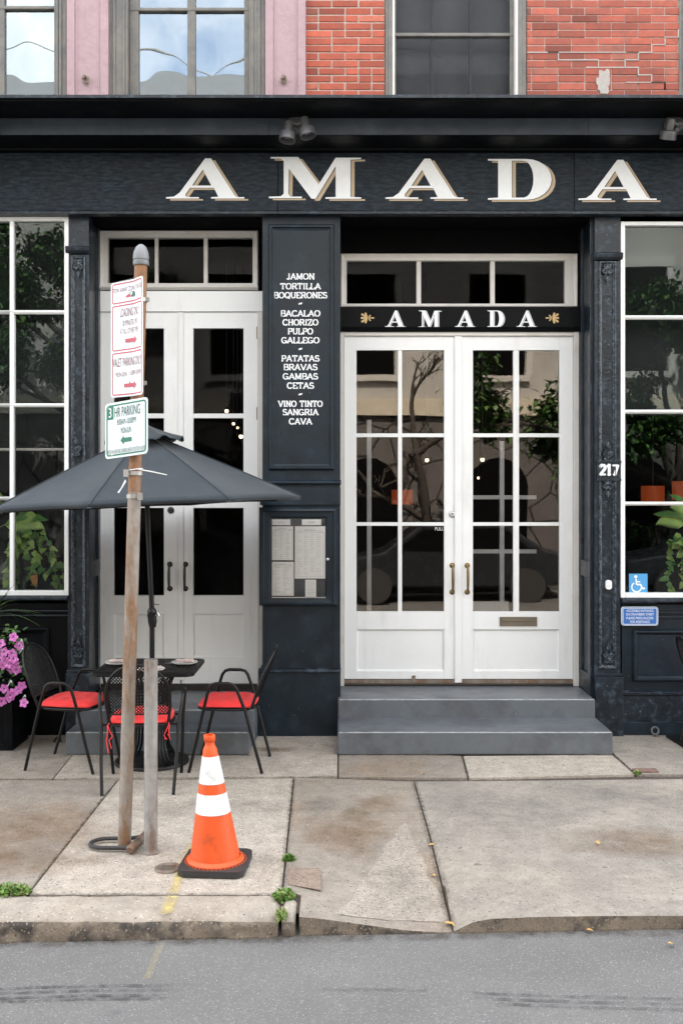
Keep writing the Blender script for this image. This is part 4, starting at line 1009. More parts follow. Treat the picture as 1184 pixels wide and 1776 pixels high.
sheet(471, 509, 975, 1034, 'big', 2, 16, 5); sheet(529, 548, 1006, 1036, None, 1, 9, 6)
mb = MB(); mb.box(g0, g1, 7.999, 8.002, h0 + .007, h1, GLASSC); mb.build('pane', MC)
mb = MB(); mb.M = Matrix.Translation((xc(568), y + .005, zc(970))) @ Matrix.Rotation(R(90), 4, 'X'); mb.lathe([(0, .022), (.010, .020), (.013, .012), (.007, .006), (.007, 0)], (0, 0, 0), STEEL, 14); mb.M = None
mb.build('knob', MC, smooth=60)

# ------------------------------------------------------------------ wall spotlights
def spot(px, d, label, heads, lit=None, group='spotlights above the shop name'):
    x = PX(px, d); z = PZ(214, 7.65)
    o = thing('spotlight', label, 'spotlight', (x, FA, z), group); S = .62
    mb = MB(); mb.M = Matrix.Translation((x, FA - .006, z)) @ Matrix.Rotation(R(90), 4, 'X') @ Matrix.Scale(.85, 4); mb.lathe([(0, .03), (.05, .028), (.085, .012), (.088, 0)], (0, 0, 0), LAMPM, 24); mb.M = None
    mb.tube([(x, FA - .02, z - .02), (x, FA - .07, z - .05), (x, FA - .09, z - .07)], .018, LAMPM, 8); mb.build('base_plate', o, smooth=40)
    for dx, dz, tilt, yaw in heads:
        h = MB(); M = Matrix.Translation((x + dx, FA - .11, z + dz)) @ Matrix.Rotation(R(tilt), 4, 'Y') @ Matrix.Rotation(R(yaw), 4, 'X') @ Matrix.Scale(S, 4)
        h.M = M; h.lathe([(0, .02), (.048, .02), (.052, .015), (.052, -.11), (.095, -.125), (.100, -.135), (.100, -.225), (.092, -.225), (.088, -.17), (0, -.165)], (0, 0, 0), LAMPM, 28)
        h.M = None; hd = h.build('lamp_head', o, smooth=40)
        b = MB(); b.M = M; b.lathe([(0, -.186), (.02, -.185), (.045, -.18), (.05, -.168)], (0, 0, 0), STEEL, 18); b.M = None; b.build('bulb', hd, smooth=60)
        q = MB(); q.tube([(x, FA - .085, z - .03), (x + dx * .6, FA - .10, z - .02), (x + dx, FA - .11, z + dz)], .016, LAMPM, 8); q.build('arm', o, smooth=40)
k_ = 7.57
spot(514, 7.62, 'twin-headed grey spotlight above the letter M', [(-.055, -.03, 6, -8), (.062, .0, -12, -8)])
spot(1171, 7.62, 'grey spotlight over the last letter A, cut by the frame edge', [(-.052, -.005, 4, 24), (.09, .0, -12, 5)])
spot(-30, 7.62, 'grey spotlight at the far end of the shop name, mostly out of frame', [(-.07, -.01, 8, -10), (.06, .01, -12, -10)])

# ------------------------------------------------------------------ accessibility signs, bell, wall rings
def rrect(x0, x1, z0, z1, r, n=5):
    return arc(x1 - r, z1 - r, r, r, 0, 90, n) + arc(x0 + r, z1 - r, r, r, 90, 180, n) + arc(x0 + r, z0 + r, r, r, 180, 270, n) + arc(x1 - r, z0 + r, r, r, 270, 360, n)
y = 8.035; xc = lambda px: PX(px, y); zc = lambda py: PZ(py, y)
AS = thing('entrance_sign', 'small blue sign with white border reading accessible entrance, under the shop window', 'sign', (xc(1108), y, zc(1085)))
mb = MB(); a, b, c, d = xc(1077), xc(1140.5), zc(1085), zc(1052.5)
mb.prism([rrect(a, b, c, d, .022)], y, y + .022, SIGNW); mb.prism([rrect(a + .004, b - .004, c + .004, d - .004, .019)], y - .0008, None, BLUE)
i1 = rrect(a + .009, b - .009, c + .009, d - .009, .015); i2 = rrect(a + .013, b - .013, c + .013, d - .013, .012)
for k in range(len(i1)):
    p, q, r_, s_ = i1[k], i1[(k + 1) % len(i1)], i2[(k + 1) % len(i1)], i2[k]
    mb.face([(p[0], y - .0016, p[1]), (q[0], y - .0016, q[1]), (r_[0], y - .0016, r_[1]), (s_[0], y - .0016, s_[1])], TEXTW)
for i, (t, w) in enumerate((('ACCESSIBLE ENTRANCE', .74), ('ON STRAWBERRY STREET', .76), ('PLEASE PRESS BUZZER', .74), ('FOR ASSISTANCE', .53))):
    text(mb, t, (a + b) / 2, d - (d - c) * (.205 + i * .197), (b - a) * w, (d - c) * .125, TEXTW, lambda u, v: (u, y - .0018, v))
mb.build('panel', AS)
y2 = 8.092; xc = lambda px: PX(px, y2); zc = lambda py: PZ(py, y2)
WS = thing('wheelchair_sticker', 'square blue wheelchair symbol sticker with arrow in the window corner', 'sticker', (xc(1106), y2, zc(1032)))
mb = MB(); a, b, c, d = xc(1090), xc(1122), zc(1032.5), zc(995); w, h = b - a, d - c
mb.box(a, b, y2, y2 + .0015, c, d, STKR); lay = [0]
def mpk(u, v): return (a + u * w, y2 - .0006 - lay[0] * .00025, c + v * h)
mb.prism([[(a + w * .36 + w * .085 * math.cos(t * .3927), c + h * .86 + w * .085 * math.sin(t * .3927)) for t in range(16)]], y2 - .0006, None, TEXTW)
def strokes(P, th):
    for p, q in zip(P, P[1:]):
        lay[0] += 1; mb.ribbon(p, q, th, TEXTW, mpk)
strokes([(.37, .76), (.40, .50), (.62, .50), (.74, .30), (.86, .34)], .075); strokes([(.39, .63), (.60, .63)], .06)
strokes([(.40 + .26 * math.cos(R(t)), .38 + .22 * math.sin(R(t))) for t in range(120, 400, 20)], .065)
strokes([(.22, .10), (.68, .10)], .055); lay[0] += 1; mb.face([mpk(.66, .05), mpk(.80, .10), mpk(.66, .15)], TEXTW)
mb.build('sticker_face', WS)
y3 = WD - .001; BL = thing('doorbell', 'white plastic doorbell on the navy pilaster', 'doorbell', (X8(1054.5), y3, Z8(1022)))
mb = MB(); a, b, c, d = X8(1049), X8(1059.5), Z8(1022), Z8(1006); mb.prism([rrect(a, b, c, d, .02)], y3 - .016, y3 + .012, PLASTW); mb.build('housing', BL, bevel=.003)
mb = MB(); mb.M = Matrix.Translation(((a + b) / 2, y3 - .016, (c + d) / 2 - .002)) @ Matrix.Rotation(R(90), 4, 'X'); mb.lathe([(0, .004), (.010, .004), (.013, 0)], (0, 0, 0), SIGNW, 18); mb.M = None; mb.build('button', BL, smooth=50)
def ring(px, py, d, label, m, r=.028):
    x, z = PX(px, d), PZ(py, d); o = thing('wall_ring', label, 'ring', (x, d, z))
    mb = MB(); mb.tube([(x + r * math.cos(t * .3927), d - .03 + .008 * math.sin(t * .39), z + r * math.sin(t * .3927)) for t in range(16)], .008, m, 8, closed=True); mb.build('ring', o, smooth=60)
    mb = MB(); mb.tube([(x, d - .028, z - r), (x, d - .02, z - r - .03), (x, d - .02, max(.0, z - r - .07))], .009, m, 8); mb.build('shank', o, smooth=60)
ring(1133, 1266, 8.03, 'pale iron eye bolt at the foot of the wall under the wheelchair sticker', LAMPM)
ring(102, 1284, 7.86, 'black iron eye bolt at the corner of the steps behind the chair', DARKM, .026)

# ------------------------------------------------------------------ sign post
SP = thing('parking_sign_post', 'tall rusty leaning pole with red and green parking signs strapped on', 'sign post', (PX(216, 5.49), 5.49, 0))
bx, tx = PX(216, 5.49), PX(245, 5.49); ptop = 3.24
def pole_x(z): return bx + (tx - bx) * z / 3.25
mb = MB(); mb.tube([(pole_x(z), 5.49, z) for z in [-.03 + i * .1 for i in range(20)] + [1.96]], .0365, RUST, 20); mb.tube([(pole_x(z), 5.49, z) for z in [1.96, 2.3, 2.6, 2.9, ptop]], .0355, RUST2, 20); mb.build('pole', SP, smooth=50)
mb = MB(); mb.lathe([(.042, -.03), (.044, -.026), (.044, -.006), (.040, -.003), (.040, .0), (.044, .003), (.044, .02), (.040, .045), (.028, .072), (.012, .086), (0, .089)], (pole_x(ptop), 5.49, ptop), ALU, 24); mb.mats = [mat('grey_cap', (.20, .21, .22), .5, metal=.3, var=.15)]; mb.build('cap', SP, smooth=50)
def sign_panel(name, x_k, y_k, u_k, th1, th2, w, z0, z1, draw, lab=None, r=.02, zrot=0):
    """sheet folded about u_k; u runs left to right"""
    def mp(u, v, off=0):
        t = th1 if u <= u_k else th2
        n = Vector((-math.sin(R(t)), -math.cos(R(t)), 0)); k = u - u_k
        # soften the fold
        p = Vector((x_k, y_k, z0 + v)) + Vector((math.cos(R(t)), -math.sin(R(t)), 0)) * k + n * off
        p.z += zrot * k
        return p
    mb = MB(); h = z1 - z0; H = []
    # outline split at the fold
    out = rrect(0, w, 0, h, r)
    for off, flip in ((0, 0), (-.003, 1)):
        L_, R_ = [p for p in out if p[0] <= u_k], [p for p in out if p[0] >= u_k]
        Lp = [(u_k, h)] + [p for p in arc(r, h - r, r, r, 90, 180, 5) + arc(r, r, r, r, 180, 270, 5)] + [(u_k, 0)]
        Rp = [(u_k, 0)] + [p for p in arc(w - r, r, r, r, 270, 360, 5) + arc(w - r, h - r, r, r, 0, 90, 5)] + [(u_k, h)]
        for P in (Lp, Rp): mb.face([mp(u, v, off) if not (P is Rp and u == u_k) else mp(u, v, off) for u, v in P], SIGNW if off == 0 else ALU)
    e = [(p, q) for p, q in zip(out, out[1:] + out[:1])]
    for p, q in e: mb.face([mp(*p, 0), mp(*q, 0), mp(*q, -.003), mp(*p, -.003)], ALU)
    o = mb.build(name, SP); H = MB(); draw(H, lambda u, v: mp(u, v, .0012), lambda u, v: mp(u, v, .0022), w, h); H.build('sign_print', o)
    if lab: o['label'] = lab
    return o
def outline(mb, mp, x0, x1, z0, z1, r, t, m, tm=None):
    P = rrect(x0, x1, z0, z1, r, 4); Q = rrect(x0 + t, x1 - t, z0 + t, z1 - t, max(.001, r - t), 4)
    for i in range(len(P)):
        j = (i + 1) % len(P)
        n = max(1, int(abs(P[i][0] - P[j][0]) / .03))
        for k in range(n):
            f = lambda A, B, s: (A[0] + (B[0] - A[0]) * s, A[1] + (B[1] - A[1]) * s)
            mb.face([mp(*f(P[i], P[j], k / n)), mp(*f(P[i], P[j], (k + 1) / n)), mp(*f(Q[i], Q[j], (k + 1) / n)), mp(*f(Q[i], Q[j], k / n))], m)
def arrow(mb, mp, cx, cz, l, h, m, s=1):
    mb.face([mp(cx - s * l / 2, cz - h * .26), mp(cx + s * l * .2, cz - h * .26), mp(cx + s * l * .2, cz + h * .26), mp(cx - s * l / 2, cz + h * .26)], m)
    mb.face([mp(cx + s * l * .2, cz - h * .55), mp(cx + s * l / 2, cz), mp(cx + s * l * .2, cz + h * .55)], m)
def red_sign(mb, m1, m2, w, h):
    z = lambda t: h * (1 - t)
    for t0, t1 in ((.015, .19), (.205, .60), (.615, .985)):
        outline(mb, m1, .010, w - .010, z(t1), z(t0), .016, .007, SRED)
    text(mb, 'TOW AWAY ZONE', w * .37, z(.075), w * .62, .026, SINK, m2); text(mb, 'OTHER SIDE', w * .83, z(.075), w * .25, .024, SINK, m2)
    # tow truck pictogram
    cx, cz = w * .56, z(.135)
    mb.face([m2(cx - .045, cz - .008), m2(cx - .005, cz - .008), m2(cx - .005, cz + .006), m2(cx - .03, cz + .006), m2(cx - .045, cz)], SRED)
    mb.face([m2(cx + .0, cz - .008), m2(cx + .04, cz - .008), m2(cx + .04, cz + .008), m2(cx + .028, cz + .02), m2(cx + .012, cz + .02), m2(cx + .008, cz + .002), m2(cx, cz + .002)], SGINK)
    mb.ribbon((cx - .028, cz + .004), (cx + .008, cz + .022), .003, SGINK, m2)
    text(mb, 'LOADING ONLY', w * .56, z(.275), w * .60, .046, SINK, m2)
    text(mb, '30 MINUTE LIMIT', w * .56, z(.365), w * .48, .032, SINK, m2)
    text(mb, 'AT ALL OTHER TIMES', w * .54, z(.435), w * .56, .030, SINK, m2)
    arrow(mb, m2, w * .58, z(.52), w * .36, .040, SRED)
    text(mb, 'VALET PARKING ONLY', w * .50, z(.70), w * .88, .048, SINK, m2)
    text(mb, 'MON-SUN', w * .29, z(.805), w * .30, .026, SINK, m2); text(mb, '5:00PM-3:00AM', w * .72, z(.80), w * .40, .026, SINK, m2)
    arrow(mb, m2, w * .56, z(.905), w * .38, .040, SRED)
    mb.face([m2(w * .50, z(.895)), m2(w * .53, z(.87)), m2(w * .56, z(.895)), m2(w * .53, z(.905))], SGINK)
def green_sign(mb, m1, m2, w, h):
    outline(mb, m1, .010, w - .010, .012, h - .012, .018, .008, SGREEN)
    mb.face([m1(.018, h * .70), m1(w * .20, h * .70), m1(w * .20, h - .020), m1(.030, h - .020), m1(.018, h - .032)], SGREEN)
    text(mb, '3', w * .125, h * .825, w * .065, .052, TEXTW, m2)
    text(mb, 'HR PARKING', w * .53, h * .815, w * .60, .054, SGINK, m2)
    text(mb, '8:00AM-10:00PM', w * .51, h * .635, w * .44, .032, SGINK, m2)
    text(mb, 'MON-SUN', w * .50, h * .475, w * .24, .032, SGINK, m2)
    arrow(mb, m2, w * .50, h * .30, w * .26, .045, SGREEN, -1)
    text(mb, 'RATE MAY BE PAID DURING ABOVE POSTED HOURS', w * .5, h * .115, w * .88, .022, SGINK, m2)
    mb.face([m2(w * .15, h * .05), m2(w * .21, h * .06), m2(w * .22, h * .20), m2(w * .17, h * .22)], CWHITE)
sign_panel('sign_panel', PX(232.5, 5.445), 5.44, .19, 37.5, 54, .305, 2.487, 3.126, red_sign, 'white folded sign with red borders and arrows')
sign_panel('sign_panel', -1.162, 5.425, .165, 30, 30, .305, 2.157, 2.462, green_sign, 'white sign with green border and arrow', zrot=.09)
for z, rr_ in ((3.02, .0395), (2.56, .0395), (2.065, .0405), (1.938, .0405)):
    mb = MB(); mb.lathe([(rr_, -.011), (rr_ + .0015, -.011), (rr_ + .0015, .011), (rr_, .011)], (pole_x(z), 5.49, z), ALU, 24, closed=True)
    if z < 2.5:
        sx = -1 if z > 2 else 1; mb.box(pole_x(z) + sx * .040 - .014, pole_x(z) + sx * .040 + .014, 5.49 - .048, 5.49 - .030, z - .020, z + .020, ALU)
    else: mb.box(pole_x(z) + .03, pole_x(z) + .052, 5.47, 5.49, z - .008, z + .012, ALU)
    mb.build('band_clamp', SP, smooth=40)
mb = MB(); z = 2.085; x = pole_x(z)
mb.tube([(x + .042 * math.cos(a), 5.49 + .042 * math.sin(a), z + .006 * math.cos(a)) for a in [i * .3491 for i in range(18)]], .003, PLASTW, 6, closed=True)
mb.tube([(x + .03, 5.452, z), (x + .10, 5.44, z - .012), (x + .185, 5.43, z - .030)], [.003, .0035, .0025], PLASTW, 6)
mb.build('cable_tie', SP, smooth=50)
mb = MB(); z = 2.03; mb.face([(x - .045, 5.44, z + .0), (x - .07, 5.44, z - .05), (x - .088, 5.445, z - .07), (x - .078, 5.44, z - .075), (x - .05, 5.445, z - .03), (x - .037, 5.44, z - .01)], CWHITE); mb.build('tape_scrap', SP, solid=.001)

BO = thing('steel_bollard', 'short weathered grey steel pipe standing beside the sign post', 'bollard', (PX(262, 5.42), 5.42, 0))
c = PX(262, 5.42); mb = MB()
mb.lathe([(.050, -.02), (.050, .004), (.040, .012), (.0365, .02), (.0365, 1.046), (.0355, 1.05), (.031, 1.05), (.031, .99), (0, .99)], (c, 5.42, 0), GALV, 24); mb.build('pipe', BO, smooth=40)
LK = thing('bicycle_lock', 'black U-shaped bicycle lock lying around the foot of the rusty pole', 'lock', (PX(215, 5.47), 5.43, 0))
x0, x1 = PX(152, 5.45), PX(232, 5.42); mb = MB(); zz = .022
P = [(x1 + .015, 5.575, zz + .01), (bx, 5.575, zz)] + [(x0 + .09 + .085 * math.cos(R(a)), 5.50 + .075 * math.sin(R(a)), zz) for a in range(90, 271, 18)] + [(bx, 5.425, zz), (x1 - .005, 5.405, zz + .01)]
mb.tube(P, .0115, RUBBER, 10); mb.build('shackle', LK, smooth=60)
mb = MB(); mb.tube([(x1 - .012, 5.37, .028), (x1 - .010, 5.38, .030), (x1 + .03, 5.605, .034), (x1 + .031, 5.615, .034)], [.018, .023, .023, .018], RUSTC, 14); mb.mats = [rustpole('worn_lock_barrel', (.07, .06, .05), (.20, .13, .09), .08)]; mb.build('crossbar', LK, smooth=50)

# ------------------------------------------------------------------ traffic cone
cx, cy = PX(375, 5.235), 5.235
TCn = thing('traffic_cone', 'orange traffic cone with two white bands on a black base', 'traffic cone', (cx, cy, 0))
ln = -.034
def cr_(z): return .142 + (.029 - .142) * (z - .035) / (.665)
def cone_part(zs, r_add, m, name, extra=None):
    mb = MB(); pr = [(cr_(z) + r_add, z) for z in zs]
    if extra: pr += extra
    mb.lathe(pr, (0, 0, 0), m, 40)
    mb.v = [Vector((cx + p.x + ln * p.z / .7, cy + p.y, p.z)) for p in mb.v]
    return mb.build(name, TCn, smooth=50)
cone_part([.03] + [.045 + i * .05 for i in range(13)], 0, ORANGE, 'cone_body', [(.030, .662), (.027, .668), (.026, .685), (.032, .690), (.033, .715), (.030, .722), (.022, .722), (.020, .6)])
cone_part([.465, .4651, .54, .610, .6101], .0022, CWHITE, 'reflective_band'); cone_part([.305, .3051, .36, .412, .4121], .0022, CWHITE, 'reflective_band')
mb = MB(); M = Matrix.Translation((cx, cy, 0)) @ Matrix.Rotation(R(-4), 4, 'Z')
hw = .183; P = rrect(-hw, hw, -hw, hw, .05, 6)
mb.prism([P], -.040, -.004, RUBBER); mb.v = [M @ Vector((p.x, p.z, -p.y)) for p in mb.v]
mb.build('base', TCn, bevel=.010, seg=3)
mb = MB(); mb.lathe([(.158, .039), (.160, .046), (.148, .060), (.140, .064)], (cx - .001, cy, 0), ORANGE, 40)
for k in range(44):
    a = 2 * math.pi * k / 44; x, y = cx + .168 * math.cos(a), cy + .168 * math.sin(a); mb.box(x - .004, x + .004, y - .004, y + .004, .036, .0425, ORANGE)
mb.build('collar', TCn, smooth=40)
TCn.scale = (.94, .94, .955); TCn.location.y -= .02

# ------------------------------------------------------------------ café chairs
def arch_pts(w, h, n=24):      # rounded back outline, u across, v up
    P = [(-w * .92, 0), (-w, h * .3)]
    P += [(w * math.cos(R(180 - i * 180 / n)), h * .48 + h * .52 * math.sin(R(180 - i * 180 / n))) for i in range(n + 1)]
    return P + [(w, h * .3), (w * .92, 0)]
def back3(u, v):               # chair back surface: local +Y is the way the chair faces
    lean = .345
    return Vector((u, -.155 - v * lean - .035 + .9 * u * u * .35, .445 + v * .94))
def make_chair():
    o = thing('cafe_chair', 'x', 'chair', (0, 0, 0), 'black mesh armchairs around the café table')
    w, h = .205, .44
    mb = MB(); mb.tube([back3(u, v) for u, v in arch_pts(w, h)], .0105, DARKM, 8); mb.build('back_frame', o, smooth=60)
    mb = MB(); out = arch_pts(w, h)
    def inside(u, v):
        if v < .075 or abs(u) > w: return False
        if v <= h * .48: return abs(u) < w * (.92 + .08 * min(1, v / (h * .3)))
        return (u / w) ** 2 + ((v - h * .48) / (h * .52)) ** 2 < 1
    step = .0215
    for sgn in (-1, 1):
        k = -40
        while k < 40:
            c = k * step * 1.0; run = []
            for i in range(120):
                v = i * .004; u = c + sgn * v * .9
                if inside(u, v): run.append((u, v))
            if len(run) > 3:
                Q = [run[j] for j in range(0, len(run), 8)] + [run[-1]]
                for (u0, v0), (u1, v1) in zip(Q, Q[1:]):
                    d = Vector((u1 - u0, v1 - v0)); 
                    if d.length < 1e-6: continue
                    d.normalize(); nn = Vector((-d.y, d.x)) * .0030
                    a, b, c2, d2 = back3(u0 + nn.x, v0 + nn.y), back3(u1 + nn.x, v1 + nn.y), back3(u1 - nn.x, v1 - nn.y), back3(u0 - nn.x, v0 - nn.y)
                    off = Vector((0, .001 * sgn, 0)); mb.face([a + off, b + off, c2 + off, d2 + off], DARKM)
            k += 1
    mb.build('back_mesh', o, solid=.002)
    mb = MB(); mb.tube([back3(-w * .96 + w * 1.92 * i / 8, .075) for i in range(9)], .006, DARKM, 6); mb.build('back_rail', o, smooth=60)
    mb = MB()
    P = [(.205 * (abs(math.cos(t)) ** .6) * (1 if math.cos(t) > 0 else -1), .01 + .205 * (abs(math.sin(t)) ** .6) * (1 if math.sin(t) > 0 else -1), .435) for t in [i * math.pi / 16 for i in range(32)]]
    mb.tube(P, .010, DARKM, 8, closed=True)
    mb.face([(p[0] * .97, p[1] * .97, .437) for p in P], DARKM); mb.build('seat', o, smooth=60, solid=.003)
    for sx in (-1, 1):
        prof = [(.255, .0, .235), (.20, .22, .246), (.15, .435, .255), (.118, .56, .268), (.105, .60, .272), (.085, .625, .274), (.055, .634, .275), (-.03, .634, .275), (-.065, .626, .274), (-.085, .60, .272), (-.10, .56, .268), (-.145, .435, .25)]
        mb = MB(); mb.tube([(sx * q[2], q[0], q[1]) for q in prof[2:]], .0115, DARKM, 8); mb.build('arm', o, smooth=60)
        mb = MB(); mb.tube([(sx * q[2], q[0], q[1]) for q in prof[:3]], .0115, DARKM, 8); mb.tube([(sx * .250, .151, .432), (sx * .195, .15, .434)], .008, DARKM, 6); mb.build('leg', o, smooth=60)
        mb = MB(); mb.tube([(sx * .25, -.145, .435), (sx * .243, -.20, .22), (sx * .228, -.258, .0)], .0115, DARKM, 8); mb.tube([(sx * .248, -.146, .432), (sx * .19, -.155, .438)], .008, DARKM, 6); mb.build('leg', o, smooth=60)
    # tufted cushion
    mb = MB(); n = 30; top, bot = [], []
    for j in range(n + 1):
        for i in range(n + 1):
            u, v = i / n * 2 - 1, j / n * 2 - 1
            e = max(0, 1 - max(abs(u), abs(v)) ** 6) ** .5; e2 = (1 - u ** 6) * (1 - v ** 6)
            sq = 1 - .10 * (u * u * v * v)
            tuft = sum(math.exp(-((u - a) ** 2 + (v - b) ** 2) / .03) for a in (-.5, 0, .5) for b in (-.5, 0, .5))
            wr = .006 * noise.noise(Vector((u * 4, v * 4, 2)))
            x, y = u * .205 * sq, .01 + v * .205 * sq
            top.append((x, y, .452 + .040 * e2 * (1 - .38 * min(1, tuft)) + wr + .008)); bot.append((x, y, .446 + (.008 if e2 < .01 else 0)))
    q = n + 1; fs = [(j * q + i, j * q + i + 1, (j + 1) * q + i + 1, (j + 1) * q + i) for j in range(n) for i in range(n)]
    mb.add(top + bot, fs + [tuple(q * q + k for k in f[::-1]) for f in fs], RED)
    ring_ = [i for i in range(q)] + [j * q + n for j in range(1, q)] + [n * q + i for i in range(n - 1, -1, -1)] + [j * q for j in range(n - 1, 0, -1)]
    mb.add([top[i] for i in ring_] + [bot[i] for i in ring_], [(k, (k + 1) % len(ring_), (k + 1) % len(ring_) + len(ring_), k + len(ring_)) for k in range(len(ring_))], RED)
    cu = mb.build('cushion', o, smooth=70)
    for sx in (-1, 1):
        mb = MB()
        mb.tube([(sx * .19, -.19, .455), (sx * .20, -.215, .445), (sx * .195, -.23, .40), (sx * .205, -.232, .35), (sx * .19, -.235, .27 if sx < 0 else .39)], .003, RED, 6)
        mb.tube([(sx * .195, -.22, .445), (sx * .18, -.235, .41), (sx * .165, -.232, .38), (sx * .185, -.24, .355), (sx * .17, -.236, .36 if sx > 0 else .30)], .003, RED, 6)
        mb.build('tie', cu, smooth=60)
    return o
def copy_tree(o, parent=None, skip=()):
    c = o.copy(); COL.objects.link(c); c.parent = parent
    for ch in list(o.children):
        if not ch.name.startswith(skip): copy_tree(ch, c, skip)
    return c
chair = make_chair()
ctie = None
spots = [((-1.335, 6.70, 0), 4, 'black mesh chair with red cushion, its back to the street behind the rusty pole'),
         ((-.80, 7.19, 0), 90 - 3, 'black mesh chair in profile with red cushion, between table and menu pier'),
         ((-1.935, 7.20, 0), -90 - 10, 'black mesh chair with red cushion, its back beside the pink petunias'),
         ((2.925, 7.62, 0), -90, 'black chair beside the shop window riser, cut off by the photo edge')]
for i, (loc, rz, lab) in enumerate(spots):
    c = chair if i == 0 else copy_tree(chair, None, ('tie',))
    c.location = loc; c.rotation_euler = (0, 0, R(rz)); c['label'] = lab

# ------------------------------------------------------------------ table, umbrella, plates
tx_, ty_ = PX(261, 7.22), 7.22; TZ = .71
CT = thing('cafe_table', 'small rectangular black metal mesh table set with plates', 'table', (tx_, ty_, 0))
mb = MB(); hx, hy = .355, .325
P = rrect(-hx, hx, -hy, hy, .06, 6); Q = rrect(-hx + .03, hx - .03, -hy + .03, hy - .03, .04, 6)
for k in range(len(P)):
    k2 = (k + 1) % len(P)
    for za, zb_ in ((TZ, TZ - .03),):
        mb.face([(tx_ + P[k][0], ty_ + P[k][1], TZ - .006), (tx_ + P[k2][0], ty_ + P[k2][1], TZ - .006), (tx_ + Q[k2][0], ty_ + Q[k2][1], TZ), (tx_ + Q[k][0], ty_ + Q[k][1], TZ)], DARKM)
        mb.face([(tx_ + P[k][0], ty_ + P[k][1], TZ - .006), (tx_ + P[k2][0], ty_ + P[k2][1], TZ - .006), (tx_ + P[k2][0], ty_ + P[k2][1], TZ - .028), (tx_ + P[k][0], ty_ + P[k][1], TZ - .028)], DARKM)
x = -hx + .03
while x < hx - .03:
    mb.box(tx_ + x, tx_ + x + .006, ty_ - hy + .03, ty_ + hy - .03, TZ - .008, TZ - .002, DARKM); x += .013
yy_ = -hy + .03
while yy_ < hy - .03:
    mb.box(tx_ - hx + .03, tx_ + hx - .03, ty_ + yy_, ty_ + yy_ + .006, TZ - .0085, TZ - .0025, DARKM); yy_ += .017
mb.build('tabletop', CT)
mb = MB()
for k in range(4):
    a = R(45 + 90 * k)
    for da in (-.18, .0, .18):
        ca, sa = math.cos(a + da), math.sin(a + da)
        mb.tube([(tx_ + ca * r_, ty_ + sa * r_, z) for r_, z in ((.26, TZ - .02), (.235, TZ - .05), (.19, TZ - .09), (.15, TZ - .17), (.14, TZ - .28), (.14, .22), (.15, .12), (.19, .05), (.245, .026))], .0085, DARKM, 6)
mb.build('pedestal', CT, smooth=60)

UX, UY = PX(264, 7.25), 7.25
UM = thing('patio_umbrella', 'open dark slate market umbrella rising through the café table', 'umbrella', (UX, UY, 0))
mb = MB(); mb.lathe([(0, .075), (.03, .075), (.04, .05), (.09, .040), (.22, .032), (.262, .024), (.268, .012), (.268, 0), (0, 0)], (UX, UY, 0), DARKM, 48)
mb.lathe([(.034, .05), (.034, .30), (.026, .305), (0, .305)], (UX, UY, 0), DARKM, 20); mb.build('base', UM, smooth=35)
jz = 1.07
tilt = Matrix.Translation((UX, UY, jz)) @ Matrix.Rotation(R(-2.6), 4, 'Y') @ Matrix.Rotation(R(-.5), 4, 'X') @ Matrix.Translation((-UX, -UY, -jz))
top = 2.40
mb = MB(); mb.tube([(UX, UY, .06), (UX, UY, jz)], .019, DARKM, 14); mb.M = tilt; mb.tube([(UX, UY, jz), (UX, UY, top + .02)], .019, DARKM, 14); mb.M = None; mb.build('pole', UM, smooth=50)
mb = MB(); mb.M = tilt; mb.tube([(UX, UY, jz - .09), (UX, UY, jz - .05), (UX, UY, jz + .03), (UX, UY, jz + .05)], [.024, .032, .034, .024], DARKM, 14)
mb.tube([(UX, UY - .05, jz), (UX, UY + .05, jz)], .026, DARKM, 14); mb.tube([(UX + .03, UY - .02, jz + .0), (UX + .05, UY - .03, jz + .02), (UX + .055, UY - .03, jz - .005)], .010, STEEL, 8)
mb.tube([(UX + .02, UY - .02, jz + .08), (UX + .06, UY - .03, jz + .075)], .003, DARKM, 6); mb.M = None; mb.build('tilt_joint', UM, smooth=50)
RAD, EDGE = 1.135, 1.88
a0 = R(-7)
def cpt(u, k, top_z=top, rad=RAD, e=EDGE, sag=.05, droop=.03):
    """k: angle in rib units, u: 0 hub .. 1 hem"""
    f = k - math.floor(k); ang1, ang2 = a0 + math.floor(k) * math.pi / 4, a0 + (math.floor(k) + 1) * math.pi / 4
    p1, p2 = Vector((math.cos(ang1), math.sin(ang1), 0)), Vector((math.cos(ang2), math.sin(ang2), 0))
    p = (p1 * (1 - f) + p2 * f) * rad * u
    belly = 4 * f * (1 - f)
    p *= 1 - .035 * belly * u
    z = top_z + (e - top_z) * (u ** 1.04) - sag * belly * u * (1 - u) * 1.2 + droop * belly * u ** 3 * .3
    return Vector((UX + p.x, UY + p.y, z))
mb = MB(); mb.M = tilt; NU, NK = 16, 8
vs = [cpt(.06 + .94 * i / NU, j / NK) for i in range(NU + 1) for j in range(8 * NK)]; q = 8 * NK
mb.add(vs, [(i * q + j, i * q + (j + 1) % q, (i + 1) * q + (j + 1) % q, (i + 1) * q + j) for i in range(NU) for j in range(q)], CANVAS)
hem = [cpt(1, j / NK) for j in range(q)]
mb.add(hem + [p + Vector((0, 0, -.022)) + (Vector((UX, UY, p.z)) - p) * .012 for p in hem], [(j, (j + 1) % q, (j + 1) % q + q, j + q) for j in range(q)], CANVAS)
mb.M = None; CN = mb.build('canopy', UM, smooth=28, solid=.0015)
mb = MB(); mb.M = tilt
for k in range(8): mb.tube([cpt(.12 + .88 * i / 10, k + .0001) + Vector((0, 0, .003)) for i in range(11)], .004, CANVAS, 6)
